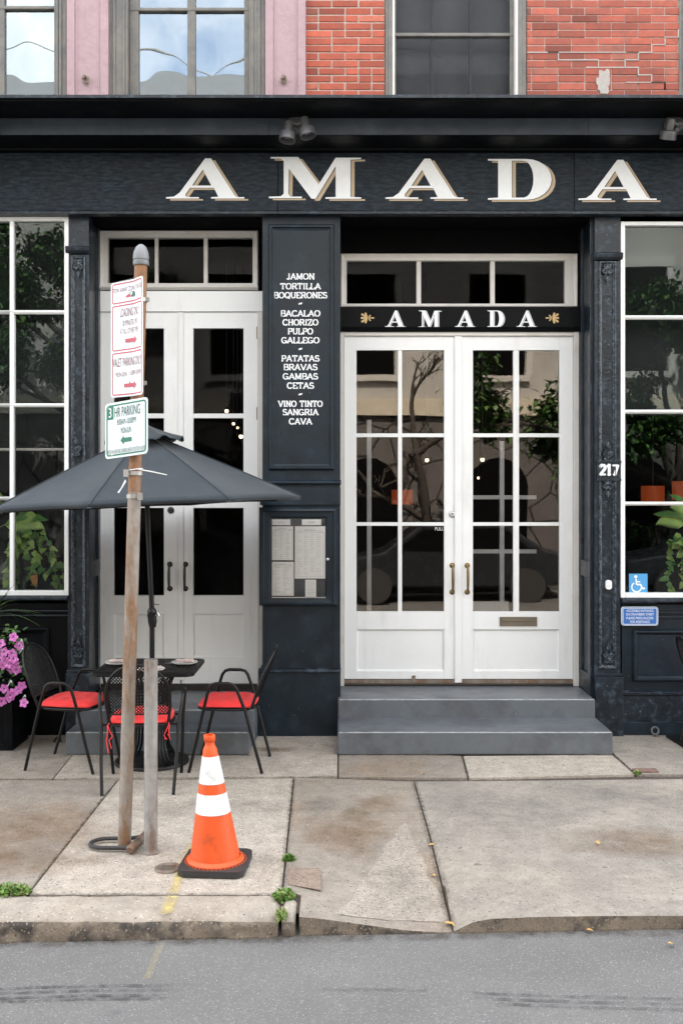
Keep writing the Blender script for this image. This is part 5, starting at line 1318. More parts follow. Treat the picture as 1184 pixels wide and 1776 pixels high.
for k in range(8):
    p = cpt(.985, k + .0001); d = (p - Vector((UX, UY, p.z))).normalized(); s_ = Vector((-d.y, d.x, 0))
    mb.face([p - s_ * .05 - d * .05 + Vector((0, 0, .012)), p + s_ * .05 - d * .05 + Vector((0, 0, .012)), p + s_ * .012 + d * .018 - Vector((0, 0, .028)), p - s_ * .012 + d * .018 - Vector((0, 0, .028))], CANVAS)
mb.M = None; mb.build('seam', CN, smooth=60)
mb = MB(); mb.M = tilt; vs = []
for i in range(7):
    u = i / 6
    for j in range(64):
        a = a0 + j * math.pi / 32; wv = .014 * math.sin(j * math.pi / 4 * 1.0 + 1) * u ** 2 + .008 * math.sin(j * 1.7) * u ** 2
        rr_ = .03 + .255 * u; vs.append((UX + rr_ * math.cos(a), UY + rr_ * math.sin(a), top + .055 - .115 * u ** .9 + wv))
mb.add(vs, [(i * 64 + j, i * 64 + (j + 1) % 64, (i + 1) * 64 + (j + 1) % 64, (i + 1) * 64 + j) for i in range(6) for j in range(64)], CANVAS)
mb.M = None; mb.build('vent', UM, smooth=50, solid=.0015)
mb = MB(); mb.M = tilt; mb.lathe([(.012, .05), (.014, .07), (.010, .078), (.020, .085), (.026, .10), (.024, .118), (.014, .130), (0, .133)], (UX, UY, top), STEEL, 18); mb.M = None; mb.build('finial', UM, smooth=60)
for k in range(8):
    mb = MB(); mb.M = tilt; mb.tube([cpt(.04 + .95 * i / 8, k + .0001) - Vector((0, 0, .014)) for i in range(9)], .008, DARKM, 6); mid = cpt(.5, k + .0001) - Vector((0, 0, .015))
    mb.tube([mid, (UX + .03 * math.cos(a0 + k * math.pi / 4), UY + .03 * math.sin(a0 + k * math.pi / 4), 1.93)], .006, DARKM, 6); mb.M = None; mb.build('rib', UM, smooth=60)
mb = MB(); mb.M = tilt; mb.lathe([(.02, 1.89), (.038, 1.9), (.038, 1.95), (.02, 1.96)], (UX, UY, 0), DARKM, 16); mb.M = None; mb.build('hub', UM, smooth=40)

def place_setting(px, d, lab, lab2, ang, seed):
    x = PX(px, d)
    P = thing('plate', lab, 'plate', (x, d, TZ), 'white plates on the café table'); mb = MB()
    mb.lathe([(0, .004), (.055, .004), (.062, .006), (.095, .016), (.098, .018), (.097, .020), (.060, .010), (.055, .008), (0, .008)], (x, d, TZ - .003), PORC, 36); mb.build('dish', P, smooth=50)
    N_ = thing('napkin', lab2, 'napkin', (x, d, TZ + .01), 'folded napkins on the plates'); mb = MB()
    M = Matrix.Translation((x, d, TZ + .016)) @ Matrix.Rotation(R(ang), 4, 'Z')
    for layer in range(3):
        n = 16; vs = []
        for j in range(n + 1):
            for i in range(n + 1):
                u, v = i / n - .5, j / n - .5
                vs.append((u * (.135 - .004 * layer), v * (.062 + .004 * layer), layer * .005 + .006 * noise.noise(Vector((u * 5, v * 6, seed + layer * .3))) + .004))
        q = n + 1; mb.M = M; mb.add(vs, [(j * q + i, j * q + i + 1, (j + 1) * q + i + 1, (j + 1) * q + i) for j in range(n) for i in range(n)], NAP); mb.M = None
    mb.build('cloth', N_, smooth=60, solid=.0025)
place_setting(206, 7.27, 'white plate at the table corner behind the rusty pole', 'blush napkin folded on the plate behind the rusty pole', 8, 1)
place_setting(262, 6.99, 'white plate at the table edge behind the grey bollard', 'crumpled blush napkin on the plate behind the grey bollard', -14, 5)
place_setting(320, 7.27, 'white plate in full view on the table side nearest the menu pier', 'blush napkin lying flat on the plate nearest the menu pier', 5, 9)
for px, d, ang, lab in ((300, 7.20, 150, 'small steel fork lying beside the plate nearest the menu pier'),):
    Fk = thing('fork', lab, 'fork', (PX(px, d), d, TZ)); mb = MB(); mb.M = Matrix.Translation((PX(px, d), d, TZ + .018)) @ Matrix.Rotation(R(ang), 4, 'Z') @ Matrix.Rotation(R(8), 4, 'Y')
    mb.tube([(-.08, 0, 0), (-.02, 0, .003), (.03, 0, 0)], [.005, .003, .004], STEEL, 6)
    for k in (-1.5, -.5, .5, 1.5): mb.tube([(.028, k * .003, 0), (.045, k * .0045, .002), (.075, k * .0045, .004)], .0016, STEEL, 5)
    mb.M = None; mb.build('fork_body', Fk, smooth=60)

# ------------------------------------------------------------------ plants
rp = random.Random(11)
def leaf(mb, p, d, n, l, w, m, fold=.15, heart=False):
    d = d.normalized(); s_ = d.cross(n)
    if s_.length < 1e-4: s_ = d.orthogonal()
    s_.normalize(); n = s_.cross(d)
    if heart: rows = [(0, .0, 0), (-.05, .42, .0), (.18, .52, .01), (.5, .42, .0), (.8, .2, -.06), (1.05, 0, -.14)]
    else: rows = [(0, .06, 0), (.25, .42, .02), (.5, .5, .02), (.75, .32, -.02), (1, 0, -.08)]
    c = [p + d * l * t + n * l * z for t, _, z in rows]
    a = [p + d * l * t + s_ * w * x + n * (l * z + w * x * fold) for t, x, z in rows]; b = [p + d * l * t - s_ * w * x + n * (l * z + w * x * fold) for t, x, z in rows]
    k = len(rows)
    mb.add(c + a + b, [(i, i + 1, k + i + 1, k + i) for i in range(k - 1)] + [(i, 2 * k + i, 2 * k + i + 1, i + 1) for i in range(k - 1)], m)
def rv(s=1): return Vector((rp.gauss(0, 1), rp.gauss(0, 1), rp.gauss(0, 1))).normalized() * s
def pothos(name, label, cx, d, ztop, vines, spread, seed, palm=None, pot=None):
    rp.seed(seed)
    o = thing(name, label, 'plant', (cx, d, ztop))
    mb = MB(); vm = MB()
    for k in range(vines):
        x = cx + rp.uniform(-spread, spread); y = d + rp.uniform(-.06, .10); z = ztop + rp.uniform(-.02, .06); L_ = rp.uniform(.15, .55)
        P = []; n = int(L_ / .045) + 3; dx = rp.uniform(-.012, .02)
        for i in range(n):
            P.append(Vector((x, y, z))); x += dx + rp.uniform(-.02, .02); y += rp.uniform(-.012, .010); z -= .045 if i > 1 else -.01
            dd = Vector((rp.uniform(-1, 1), rp.uniform(-.9, .1), rp.uniform(-.9, .1)))
            leaf(mb, P[-1], dd, Vector((0, -1, .5)), rp.uniform(.045, .085), rp.uniform(.04, .065), rp.choice([WL1, WL2, WL2, WL1, LEAF]), heart=True)
            if rp.random() < .5: leaf(mb, P[-1] + rv(.03), rv(), Vector((0, -1, .6)), rp.uniform(.04, .07), rp.uniform(.03, .055), rp.choice([WL1, LEAF, WL2]), heart=True)
        vm.tube(P, .003, LEAFY, 5)
    if palm:
        for (px, pz, ang, l) in palm:
            P = []
            for i in range(15):
                t = i / 14; P.append(Vector((px + math.cos(ang) * l * t, d - .02 - .05 * t, pz + math.sin(ang) * l * t - .30 * l * t * t)))
            vm.tube(P, .003, LEAFY, 5)
            for i in range(3, 15):
                for s_ in (-1, 1):
                    dd = (P[i] - P[i - 1]).normalized() * .7 + Vector((0, -.1, -.75 if s_ > 0 else .25)); leaf(mb, P[i], dd, Vector((0, -1, .2)), .13 * (1 - .5 * abs(i / 14 - .45)), .016, WL2 if s_ > 0 else WL1, .05)
    leaf(mb, Vector((cx + spread * .9, d - .08, ztop - .30)), Vector((.2, -.2, -1)), Vector((0, -1, 0)), .10, .06, LEAFO, heart=True)
    mb.build('foliage', o, smooth=80); vm.build('vine', o, smooth=60)
    if pot:
        q = MB(); x0, x1, z0, z1 = pot; q.lathe([(0, z0), ((x1 - x0) * .36, z0), ((x1 - x0) / 2, z1 - .02), ((x1 - x0) / 2 + .008, z1), ((x1 - x0) / 2 - .01, z1), (0, z1 - .02)], ((x0 + x1) / 2, d + .10, 0), DARKM, 20); q.build('pot', o, smooth=40)
pl = lambda px: PX(px, 8.34)
pz = lambda py: PZ(py, 8.34)
pothos('pothos_plant', 'trailing green pothos with palm fronds behind the window beside the umbrella', pl(44), 8.34, pz(935), 11, .11, 4,
       palm=[(pl(0), pz(915), .5, .30), (pl(20), pz(920), 1.0, .32), (pl(30), pz(905), .35, .22), (pl(12), pz(890), 1.9, .3), (pl(-20), pz(900), 1.3, .35)], pot=(pl(25), pl(62), pz(1032), pz(945)))
pothos('pothos_plant', 'trailing green pothos behind the window with the wheelchair sticker', pl(1196), 8.34, pz(940), 13, .15, 8, palm=[(pl(1200), pz(910), 2.6, .32), (pl(1205), pz(900), 2.2, .30), (pl(1200), pz(905), 1.2, .3)], pot=(pl(1180), pl(1230), pz(1034), pz(955)))

PT = thing('petunia_planter', 'black planter box of bright pink petunias at the photo edge', 'planter', (PX(-20, 7.7), 7.7, 0))
x0, x1 = PX(-130, 7.72), PX(34, 7.72); mb = MB()
panel(mb, x0, x1, 0, .50, 7.56, .06, .02, BLACKP); mb.box(x0, x1, 7.611, 7.95, 0, .47, BLACKP); mb.box(x0 - .01, x1 + .01, 7.55, 7.97, .5005, .525, BLACKP); mb.build('planter_box', PT, bevel=.004)
mb = MB(); rp.seed(5)
ctr = Vector((PX(0, 7.5), 7.62, .78))
def pet_pt():
    while True:
        p = Vector((rp.uniform(-.75, .20), rp.uniform(-.16, .16), rp.uniform(-.34, .16)))
        if p.x < .20 - abs(p.z + .06) * .35 + rp.uniform(-.05, .02): return ctr + p
for i in range(650):
    p = pet_pt(); leaf(mb, p, rv() + Vector((.1, -.3, .1)), Vector((0, -.6, 1)), rp.uniform(.03, .055), rp.uniform(.02, .03), rp.choice([LEAF, LEAFD, LEAFD, LEAFD]))
for i in range(26):
    p = pet_pt(); e = p + Vector((rp.uniform(-.02, .10), rp.uniform(-.08, .02), rp.uniform(-.08, .14))); mb.tube([p, (p + e) / 2 + rv(.015), e], .0028, LEAF, 5)
mb.build('foliage', PT, smooth=80)
fm = None
fl = [(PX(px, 7.42), PZ(py, 7.42)) for px, py in ((26, 1104), (33, 1120), (7, 1131), (22, 1133), (28, 1141), (3, 1115), (3, 1143), (12, 1146), (18, 1150), (24, 1152), (28, 1148), (33, 1160), (20, 1160), (7, 1195), (37, 1190), (26, 1200), (32, 1196), (15, 1211), (5, 1216), (44, 1217), (22, 1204), (9, 1152), (-8, 1140), (-14, 1170), (-20, 1200), (-30, 1130), (-40, 1190), (-55, 1150))]
def flower_mesh(loc, n):
    mb = MB(); k = 30; vs = [Vector((0, 0, -.012))]
    for r_ in (.22, .6, 1):
        for i in range(k):
            a = 2 * math.pi * i / k; rad = .033 * r_ * (1 + (.16 * math.cos(5 * a)) * r_); vs.append(Vector((rad * math.cos(a), rad * math.sin(a), -.010 + .012 * r_ + .003 * math.cos(10 * a) * r_ * r_ - .006 * (r_ == 1))))
    mb.add(vs, [(0, 1 + i, 1 + (i + 1) % k) for i in range(k)], THROAT)
    b = 0; kk = mb.mi(PETAL)
    for r_ in range(2):
        for i in range(k): mb.f.append([1 + r_ * k + i, 1 + (r_ + 1) * k + i, 1 + (r_ + 1) * k + (i + 1) % k, 1 + r_ * k + (i + 1) % k]); mb.fm.append(kk)
    mb.tube([(0, 0, -.01), (0, 0, -.03), (0, .01, -.055)], [.006, .004, .003], LEAF, 6)
    q = Vector((0, 0, 1)).rotation_difference(n); M = Matrix.Translation(loc) @ q.to_matrix().to_4x4(); mb.v = [M @ v for v in mb.v]
    return mb.build('flower', PT, smooth=60)
for x, z in fl: flower_mesh(Vector((x, 7.40 + rp.uniform(-.03, .05), z)), Vector((rp.uniform(-.3, .6), -1, rp.uniform(-.1, .6))).normalized())
for x, z in ((PX(20, 7.45), PZ(1182, 7.45)), (PX(44, 7.45), PZ(1207, 7.45)), (PX(38, 7.42), PZ(1127, 7.42)), (PX(36, 7.42), PZ(1112, 7.42))):
    mb = MB(); mb.tube([(x - .02, 7.43, z - .03), (x, 7.42, z + .0), (x + .012, 7.41, z + .012), (x + .02, 7.405, z)], [.003, .004, .007, .002], SIGNW, 6); mb.build('bud', PT, smooth=60)
SPK = thing('spiky_plant', 'spiky grass-leaved plant arching over the window sill above the petunias', 'plant', (PX(-12, 7.7), 7.72, .5))
mb = MB(); rp.seed(21)
for i in range(46):
    a = rp.uniform(0, 2 * math.pi); el = rp.uniform(.1, 1.3); l = rp.uniform(.28, .50); P = []
    base = Vector((PX(-14, 7.7), 7.72, 1.02)); d = Vector((math.cos(a) * math.cos(el), math.sin(a) * math.cos(el) * .5 - .15, math.sin(el)))
    for k in range(9):
        t = k / 8; P.append(base + d * l * t - Vector((0, 0, .30 * l * t * t * (1.6 - el))))
    s_ = d.cross(Vector((0, 0, 1))).normalized() if abs(d.z) < .98 else Vector((1, 0, 0))
    w = .009; vs = [p + s_ * w * (1 - k / 8) ** .6 for k, p in enumerate(P)] + [p - s_ * w * (1 - k / 8) ** .6 for k, p in enumerate(P)]
    mb.add(vs, [(k, k + 1, 9 + k + 1, 9 + k) for k in range(8)], rp.choice([LEAF, LEAF, LEAFY, LEAFD]))
mb.build('foliage', SPK, smooth=60)
mb = MB(); mb.tube([(PX(-14, 7.7), 7.74, .5), (PX(-14, 7.7) + .01, 7.73, .8), (PX(-14, 7.7), 7.72, 1.03)], [.025, .02, .018], BARK, 8); mb.build('stem', SPK, smooth=60)

def weed(px, py, r_, h, n, label, m, seed, z=0, sy=1.0):
    rp.seed(seed); x, y = G(px, py, z); mb = MB()
    for i in range(n):
        a = rp.uniform(0, 6.28); rr_ = r_ * math.sqrt(rp.random()); p = Vector((x + rr_ * math.cos(a), y + rr_ * math.sin(a) * sy, z + h * rp.random() * (1 - rr_ / r_ * .6)))
        leaf(mb, p, rv() + Vector((0, 0, .4)), Vector((0, 0, 1)), rp.uniform(.012, .026), rp.uniform(.010, .018), rp.choice(m))
    for i in range(n // 12):
        a = rp.uniform(0, 6.28); e = Vector((x + r_ * .8 * math.cos(a), y + r_ * .8 * math.sin(a) * sy, z + h)); mb.tube([(x + r_ * .3 * math.cos(a), y, z - .01), e], .0015, m[0], 4)
    o = mb.build('weed', smooth=80); tag(o, label, 'weed', None)
    return o
weed(501, 1492, .026, .035, 130, 'bright green weed tuft in the sidewalk joint above the pebbled patch', [WEED, WEED, LEAF], 1)
weed(492, 1556, .05, .03, 260, 'low weed filling the gap behind the broken kerb stone', [WEED, DRYW, WEED], 2, sy=1.2)
weed(488, 1590, .022, .03, 130, 'weed growing out of the kerb gap beside the broken kerb stone', [WEED, DRYW], 3, sy=2.0)
weed(20, 1549, .10, .04, 420, 'green weed patch along the kerb below the left slab', [WEED, WEED, DRYW], 4, sy=.5)
weed(1105, 1342, .02, .02, 50, 'tiny weed beside the loose brick', [WEED, DRYW], 6)
lv = [(1038, 1467, 0, 'pale curled leaf in the middle of the big slab'), (735, 1343, 0, 'brown dead leaf at the foot of the wide steps'), (748, 1512, -.01, 'orange leaf on the joint of the driveway slab'), (783, 1598, -.05, 'yellow leaf at the kerb end of the driveway joint'),
      (788, 1612, -.075, 'yellow leaf in the gutter where the driveway meets the road'), (1028, 1618, -.07, 'tan leaf lying in the gutter below the big slab'), (743, 1465, 0, 'tiny pale leaf on the driveway joint'), (1168, 1642, -.065, 'small yellow leaf on the asphalt at the photo edge')]
for i, (px, py, z, lab) in enumerate(lv):
    x, y = G(px, py, z); zz = max(road_z(x) + .006, walk_z(x, y) + .006) if y > KY else road_z(x) + .008
    mb = MB(); rp.seed(40 + i); leaf(mb, Vector((x, y, zz)), Vector((rp.uniform(-1, 1), rp.uniform(-.5, .5), .15)), Vector((0, 0, 1)), .035, .022, YLEAF, .35); tag(mb.build('fallen_leaf', solid=.0008), lab, 'leaf', 'fallen leaves')

# ------------------------------------------------------------------ inside the dining room
def pendant(px, py, d, w, h, label):
    x, z = PX(px, d), PZ(py, d); o = thing('pendant_lamp', label, 'pendant lamp', (x, d, z), 'orange drum lamps inside')
    mb = MB(); mb.lathe([(w / 2, -h / 2), (w / 2, h / 2), (w / 2 - .006, h / 2), (w / 2 - .006, -h / 2)], (x, d, z), SHADE, 28, closed=True); mb.build('lamp_shade', o, smooth=50)
    mb = MB(); mb.tube([(x, d, z - h * .3), (x, d, 4.28)], .006, DARKM, 6); mb.build('cord', o)
pendant(697, 862, 11, .235, .16, 'lit orange drum lamp seen through the door beside the mail slot door')
pendant(1131, 857, 10.3, .235, .17, 'lit orange drum lamp low behind the window with the wheelchair sticker')
pendant(1186, 851, 10.0, .24, .19, 'lit orange drum lamp at the photo edge behind the window')
for i, (px, py, d, lab) in enumerate(((740, 798, 10.5, 'round white lit bulb high behind the door with the lock'), (836, 797, 10.5, 'round white lit bulb behind the mail slot door'), (829, 829, 11.5, 'small warm bulb below another behind the mail slot door'),
                                    (393, 713, 10, 'warm lit bulb just above the glazing bar of the narrow door'), (405, 735, 10, 'small warm bulb below the glazing bar of the narrow door'), (412, 742, 10.1, 'dim warm bulb in the middle of a lit cluster'), (418, 757, 10.2, 'bright warm bulb at the edge of the narrow door glass'))):
    x, z = PX(px, d), PZ(py, d); o = thing('ceiling_lamp', lab, 'ceiling lamp', (x, d, z), 'lit bulbs inside'); k = (.75, .8, .5, .7, .5, .4, .8)[i]; mb = MB(); mb.lathe([(0, .026 * k), (.018 * k, .02 * k), (.026 * k, 0), (.018 * k, -.02 * k), (0, -.026 * k)], (x, d, z), BULB, 14); mb.build('bulb', o, smooth=80)
    mb = MB(); mb.tube([(x, d, z + .026), (x, d, 4.28)], .005, DARKM, 6); mb.lathe([(.012, .05), (.03, .02), (.034, .012)], (x, d, z), DARKM, 14); mb.build('cord', o)
VD = thing('vestibule_screen', 'white glazed inner screen standing behind the door glass', 'screen', (.8, 9.4, .2))
d = 9.4; vx = lambda px: PX(px, d); vz = lambda py: PZ(py, d)
mb = MB(); mb.box(vx(636), vx(644), d, d + .06, .2, vz(728), WHITE); mb.build('post', VD, bevel=.004)
mb = MB(); mb.box(vx(866), vx(874), d, d + .06, .2, vz(765), WHITE); mb.build('post', VD, bevel=.004)
mb = MB()
for py in (862, 956): mb.box(vx(780), vx(866), d + .005, d + .05, vz(py + 4), vz(py - 3), WHITE); mb.box(vx(874), vx(930), d + .005, d + .05, vz(py + 4), vz(py - 3), WHITE)
mb.box(vx(780), vx(866), d + .004, d + .05, .2, vz(1044), WHITE); mb.box(vx(874), vx(882), d + .004, d + .05, .2, vz(1044), WHITE); mb.build('rail', VD, bevel=.003)

# ------------------------------------------------------------------ across the street (seen in the glass)
STONE = mat('pale_stone', (.46, .445, .42), .9, var=.2, vs=.8, bump=.3, bs=12)
def rubble():
    m = mat('jointed_stone', (.13, .12, .115), .9, var=.25, vs=1.5); t = m.node_tree; N = t.nodes.new; K = t.links.new; b = t.nodes['Principled BSDF']; old = b.inputs['Base Color'].links[0].from_socket
    c = N('ShaderNodeTexCoord'); v = N('ShaderNodeTexVoronoi'); v.feature = 'DISTANCE_TO_EDGE'; v.inputs['Scale'].default_value = 1.3; K(c.outputs['Object'], v.inputs['Vector'])
    r_ = N('ShaderNodeMapRange'); r_.inputs[1].default_value = .015; r_.inputs[2].default_value = .03; K(v.outputs['Distance'], r_.inputs[0])
    x = N('ShaderNodeMix'); x.data_type = 'RGBA'; K(r_.outputs[0], x.inputs[0]); x.inputs[6].default_value = (.02, .018, .017, 1); K(old, x.inputs[7]); K(x.outputs[2], b.inputs['Base Color']); return m
RUB = rubble()
OB = thing('stone_building', 'pale stone building across the street, mirrored in the glass', 'building', (0, -6, 0))
mb = MB(); yo = -6
mb.box(-22, 22, yo - 4, yo, 0, 3.75, RUB); mb.build('ground_storey', OB)
mb = MB(); mb.box(-22, 22, yo - 4, yo - .02, 3.75, 10.0, STONE); mb.build('wall', OB)
mb = MB(); mb.profile([(yo - .05, 10.0), (yo - .9, 11.75), (yo - 4, 11.75), (yo - 4, 10.0)], -22, 22, mat('slate_roof', (.085, .09, .10), .7, var=.3, vs=3)); mb.build('roof', OB)
mb = MB(); mb.box(-22, 22, yo - .3, yo + .12, 3.751, 4.15, mat('band_stone', (.62, .56, .45), .9)); mb.build('band_course', OB)
mb = MB()
for k in range(9): mb.tube([(-12 + 3 * k + (1.5 * math.sin(t * math.pi / 12)) * 0 + t * .125, yo - 1.0, 11.75 + .65 * math.sin(math.pi * t / 24)) for t in range(25)], .018, TAUPE, 6)
mb.build('roof_railing', OB)
for k in range(-5, 6):
    q = MB(); x = k * 3.0 + .6; q.box(x - .62, x + .62, yo - .021, yo + .02, 4.7, 7.0, BLACKS); q.box(x - .8, x + .8, yo - .015, yo + .08, 7.01, 7.25, CREAM); q.box(x - .75, x + .75, yo - .015, yo + .1, 4.55, 4.69, CREAM)
    for s_ in (-.72, .72): q.box(x + s_ - .07, x + s_ + .07, yo - .015, yo + .06, 4.70, 7.0, CREAM)
    q.build('window', OB)
    q = MB(); q.prism([[(x - .7, .05), (x + .7, .05)] + arc(x, 2.1, .7, .7, 0, 180, 10)], yo + .012, yo - .2, BLACKS); q.build('arched_opening', OB)
def tree(name, x, y, h, seed, nl, label, lean=0, ls=1):
    rt = random.Random(seed); o = thing(name, label, 'tree', (x, y, 0), 'trees across the street'); tb, lf = MB(), MB()
    def branch(p, d, l, r_, depth):
        P = [p]; 
        for i in range(6):
            d = (d + Vector((rt.gauss(0, .14), rt.gauss(0, .14), rt.gauss(.03, .10)))).normalized(); P.append(P[-1] + d * l / 6)
        tb.tube(P, [r_ * (1 - .45 * i / 6) for i in range(7)], BARK, 7 if depth < 2 else 5)
        if depth < 4:
            for k in range(3 if depth else 4):
                q = P[rt.randint(3, 6)]; dd = (d + Vector((rt.gauss(0, .55 if ls == 1 else .75), rt.gauss(0, .55), rt.gauss(.1, .45)))).normalized(); branch(q, dd, l * rt.uniform(.42, .60), r_ * .55, depth + 1)
        if depth >= 3:
            for k in range(nl):
                q = P[rt.randint(1, 6)] + Vector((rt.gauss(0, .13), rt.gauss(0, .13), rt.gauss(0, .12))); dd = Vector((rt.gauss(0, 1), rt.gauss(0, 1), rt.gauss(-.3, .6)))
                leaf(lf, q, dd, Vector((0, 0, 1)), ls * rt.uniform(.10, .22), ls * rt.uniform(.05, .10), rt.choice([LEAFD, LEAF, LEAFD]))
    branch(Vector((x, y, 0)), Vector((lean, 0, 1)).normalized(), h * .42, .13, 0)
    tb.build('trunk', o, smooth=60); lf.build('crown', o)
tree('street_tree', -5.9, -3.7, 12, 2, 120, 'leafy street tree across the road mirrored in the window beside the umbrella')
tree('street_tree', 6.2, -3.8, 10.5, 31, 120, 'leafy street tree across the road mirrored in the window with the sticker', .05)
tree('street_tree', 2.0, -3.9, 6.8, 9, 1, 'thin-leaved street tree across the road mirrored in the door glass', -.25, .45)

tree('street_tree', -7.0, -3.0, 11.5, 14, 80, 'second leafy street tree mirrored behind the umbrella, further along the road')
tree('street_tree', 7.0, -3.0, 10.5, 17, 80, 'second leafy street tree mirrored above the wheelchair sticker, further along the road')
CARP = mat('dark_car_paint', (.02, .022, .026), .25, var=.1)
def added_car(x, label, m):  # cars added so the lower panes mirror something dark
    o = thing('added_car', label, 'car', (x, -2.2, -.1), 'cars added across the street')
    z = road_z(x); prof = [(-2.2, .35), (-2.15, .75), (-1.2, .92), (-.55, 1.42), (1.05, 1.45), (1.75, .98), (2.2, .9), (2.25, .4), (1.75, .3), (-1.75, .3)]
    mb = MB(); mb.prism([[(x + a, z + b) for a, b in prof]], -1.35, -3.0, m); mb.build('body', o, bevel=.08, seg=3)
    mb = MB(); mb.prism([[(x + a, z + b) for a, b in ((-1.0, .96), (-.5, 1.36), (.3, 1.38), (.3, .96))]], -1.34, None, BLACKS); mb.prism([[(x + a, z + b) for a, b in ((.38, .96), (.38, 1.38), (1.0, 1.38), (1.5, .98))]], -1.34, None, BLACKS); mb.build('side_window', o)
    for dx in (-1.4, 1.4):
        mb = MB(); mb.M = Matrix.Translation((x + dx, -1.33, z + .32)) @ Matrix.Rotation(R(90), 4, 'X'); mb.lathe([(0, .03), (.18, .03), (.2, .05), (.32, .04), (.325, -.16), (0, -.16)], (0, 0, 0), RUBBER, 24); mb.M = None; mb.build('wheel', o, smooth=40)
added_car(-3.4, 'dark saloon car added across the road to darken the lower panes by the umbrella', CARP)
added_car(2.0, 'dark saloon car added across the road to darken the lower door panes', CARP)
added_car(7.2, 'dark saloon car added across the road to darken the glass below the wheelchair sticker', CARP)

HT = thing('cellar_hatch', 'dark metal cellar hatch flush with the sidewalk at the photo edge', 'hatch', (3.2, 7.7, 0))
mb = MB(); a = [G(1153, 1278.5), G(1196, 1306), (3.9, G(1196, 1306)[1]), (3.9, G(1153, 1278.5)[1])]
mb.prism([a], 0, .014, DARKM); mb.v = [Vector((p.x, p.z, .004 + p.y)) for p in mb.v]; mb.build('plate', HT, bevel=.004)
mb = MB(); mb.tube([(3.45, 7.6, .018), (3.45, 7.6, .05), (3.6, 7.6, .05), (3.6, 7.6, .018)], .008, DARKM, 8); mb.build('handle', HT, smooth=50)

# ------------------------------------------------------------------ stains and joint dirt lying on the slabs
def stain(name, cx, cy, rx, ry, m, label, seed, str_=1.0, n=26, k=9):
    mb = MB(); x0, y0 = G(cx, cy); vs, cols = [(x0, y0, walk_z(x0, y0) + .0035)], [str_]
    for j in range(1, k + 1):
        for i in range(n):
            a = 2 * math.pi * i / n; q = 1 + .45 * noise.noise(Vector((math.cos(a) * 1.3, math.sin(a) * 1.3, seed))); t = j / k
            x, y = x0 + rx * q * t * math.cos(a), y0 + ry * q * t * math.sin(a); vs.append((x, y, walk_z(x, y) + .0035)); cols.append(str_ * (1 - t ** 2))
    fs = [(0, 1 + i, 1 + (i + 1) % n) for i in range(n)] + [(1 + (j - 1) * n + i, 1 + j * n + i, 1 + j * n + (i + 1) % n, 1 + (j - 1) * n + (i + 1) % n) for j in range(1, k) for i in range(n)]
    mb.add(vs, fs, m); o = mb.build(name); a = o.data.color_attributes.new('Col', 'FLOAT_COLOR', 'POINT')
    for i, c in enumerate(cols): a.data[i].color = (c, c, c, 1)
    tag(o, label, kind='structure')
RSTN = decal('rust_stain', (.19, .112, .056), 4, .30, .85)
GSTN = decal('grey_stain', (.13, .125, .12), 5, .35, .85)
LSTN = decal('pale_scale', (.38, .345, .30), 6, .42, .72)
JD = decal('joint_grit', (.07, .056, .045), 18, .42, .74)
for a in ((70, 1440, .55, .55, RSTN, 1), (20, 1500, .5, .25, RSTN, 2), (600, 1440, .30, .42, RSTN, 3), (650, 1400, .2, .25, RSTN, 4), (560, 1400, .2, .22, GSTN, 5), (880, 1400, .6, .35, GSTN, 6), (1120, 1380, .5, .3, GSTN, 7), (860, 1440, .35, .25, LSTN, 8), (1010, 1520, .8, .25, LSTN, 9),
          (700, 1530, .20, .40, LSTN, 10), (690, 1510, .10, .16, GSTN, 11), (330, 1400, .8, .22, GSTN, 12), (230, 1480, .22, .10, GSTN, 13), (1100, 1460, .5, .3, RSTN, 14), (40, 1310, .5, .2, GSTN, 15), (480, 1300, .2, .1, RSTN, 16)):
    stain('stain', a[0], a[1], a[2], a[3], a[4], 'weathered stain on the sidewalk', a[5], .85 if a[4] is RSTN else .5)
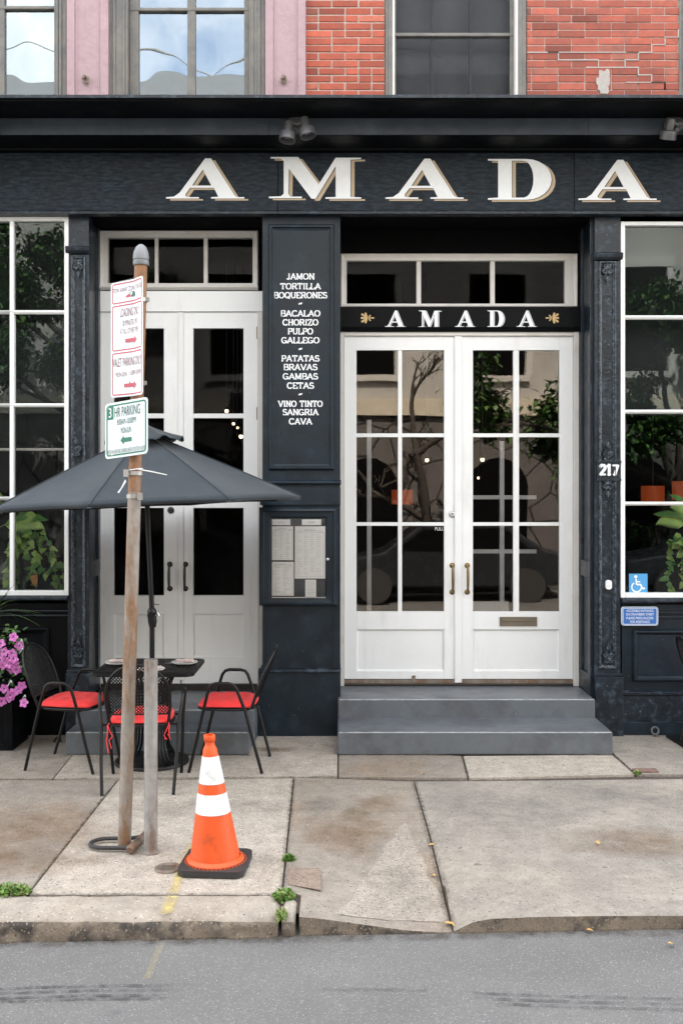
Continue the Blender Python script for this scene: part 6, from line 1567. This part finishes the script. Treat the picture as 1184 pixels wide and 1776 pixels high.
for pts, w in (([(-6, jl), p_(92, 1352)], .025), ([p_(92, 1352), (-.026, 6.87)], .03), ([p_(48, 1551), p_(204, 1354)], .025), ([(-.29, 4.84), (-.328, 6.85)], .035), ([(-.33, 6.85), (.49, 6.77), (5.4, 6.93)], .035), ([(.512, 4.63), (.49, 6.76)], .045), ([p_(811, 1349), p_(801, 1311)], .025), ([p_(1101, 1343), (2.026, 7.44)], .03), ([(-6, 4.845), (-.29, 4.845)], .035), ([(-.03, 7.425), (2.03, 7.425)], .03), ([(-2.07, 7.425), (-.68, 7.425)], .03), ([(2.1, 8.02), (4.5, 8.02)], .04)):
    strip('joint_dirt', pts, w * .62, JD, walk_z, 'grit in the sidewalk joints', None, 40)
strip('gutter_dirt', [(-5, 4.55), (-.2, 4.565), (.5, 4.57), (5, 4.575)], .05, JD, road_z_ if 0 else (lambda x, y: road_z(x) + .003), 'grit in the gutter', lambda t: .8, 60)

# worn triangle of exposed aggregate on the driveway slab
mb = MB(); T = [G(705, 1425), G(781, 1596, -.06), G(590, 1590, -.03)]; n = 22; vs, ix = [], {}
for i in range(n + 1):
    for j in range(n + 1 - i):
        a, b = i / n, j / n; c = 1 - a - b
        x = T[0][0] * c + T[1][0] * a + T[2][0] * b; y = T[0][1] * c + T[1][1] * a + T[2][1] * b
        if min(a, b, c) < .001 and a < .999: x += .035 * noise.noise(Vector((x * 9, y * 9, 4))) - .01; y += .03 * noise.noise(Vector((x * 8, y * 8, 9)))
        x = min(x, .505 - .024 * (y - KY) / 2.16); ix[i, j] = len(vs); vs.append((x, y, walk_z(x, y) + .0028))
fs = []
for i in range(n):
    for j in range(n - i):
        fs.append((ix[i, j], ix[i + 1, j], ix[i, j + 1]))
        if i + j < n - 1: fs.append((ix[i + 1, j], ix[i + 1, j + 1], ix[i, j + 1]))
AGW = concrete('worn_aggregate', (.315, .275, .23), (.27, .23, .19), agg=1.2, gum=1)
mb.add(vs, fs, AGW); tag(mb.build('sidewalk_wear', smooth=60), 'worn rough triangle on the driveway slab', kind='structure')
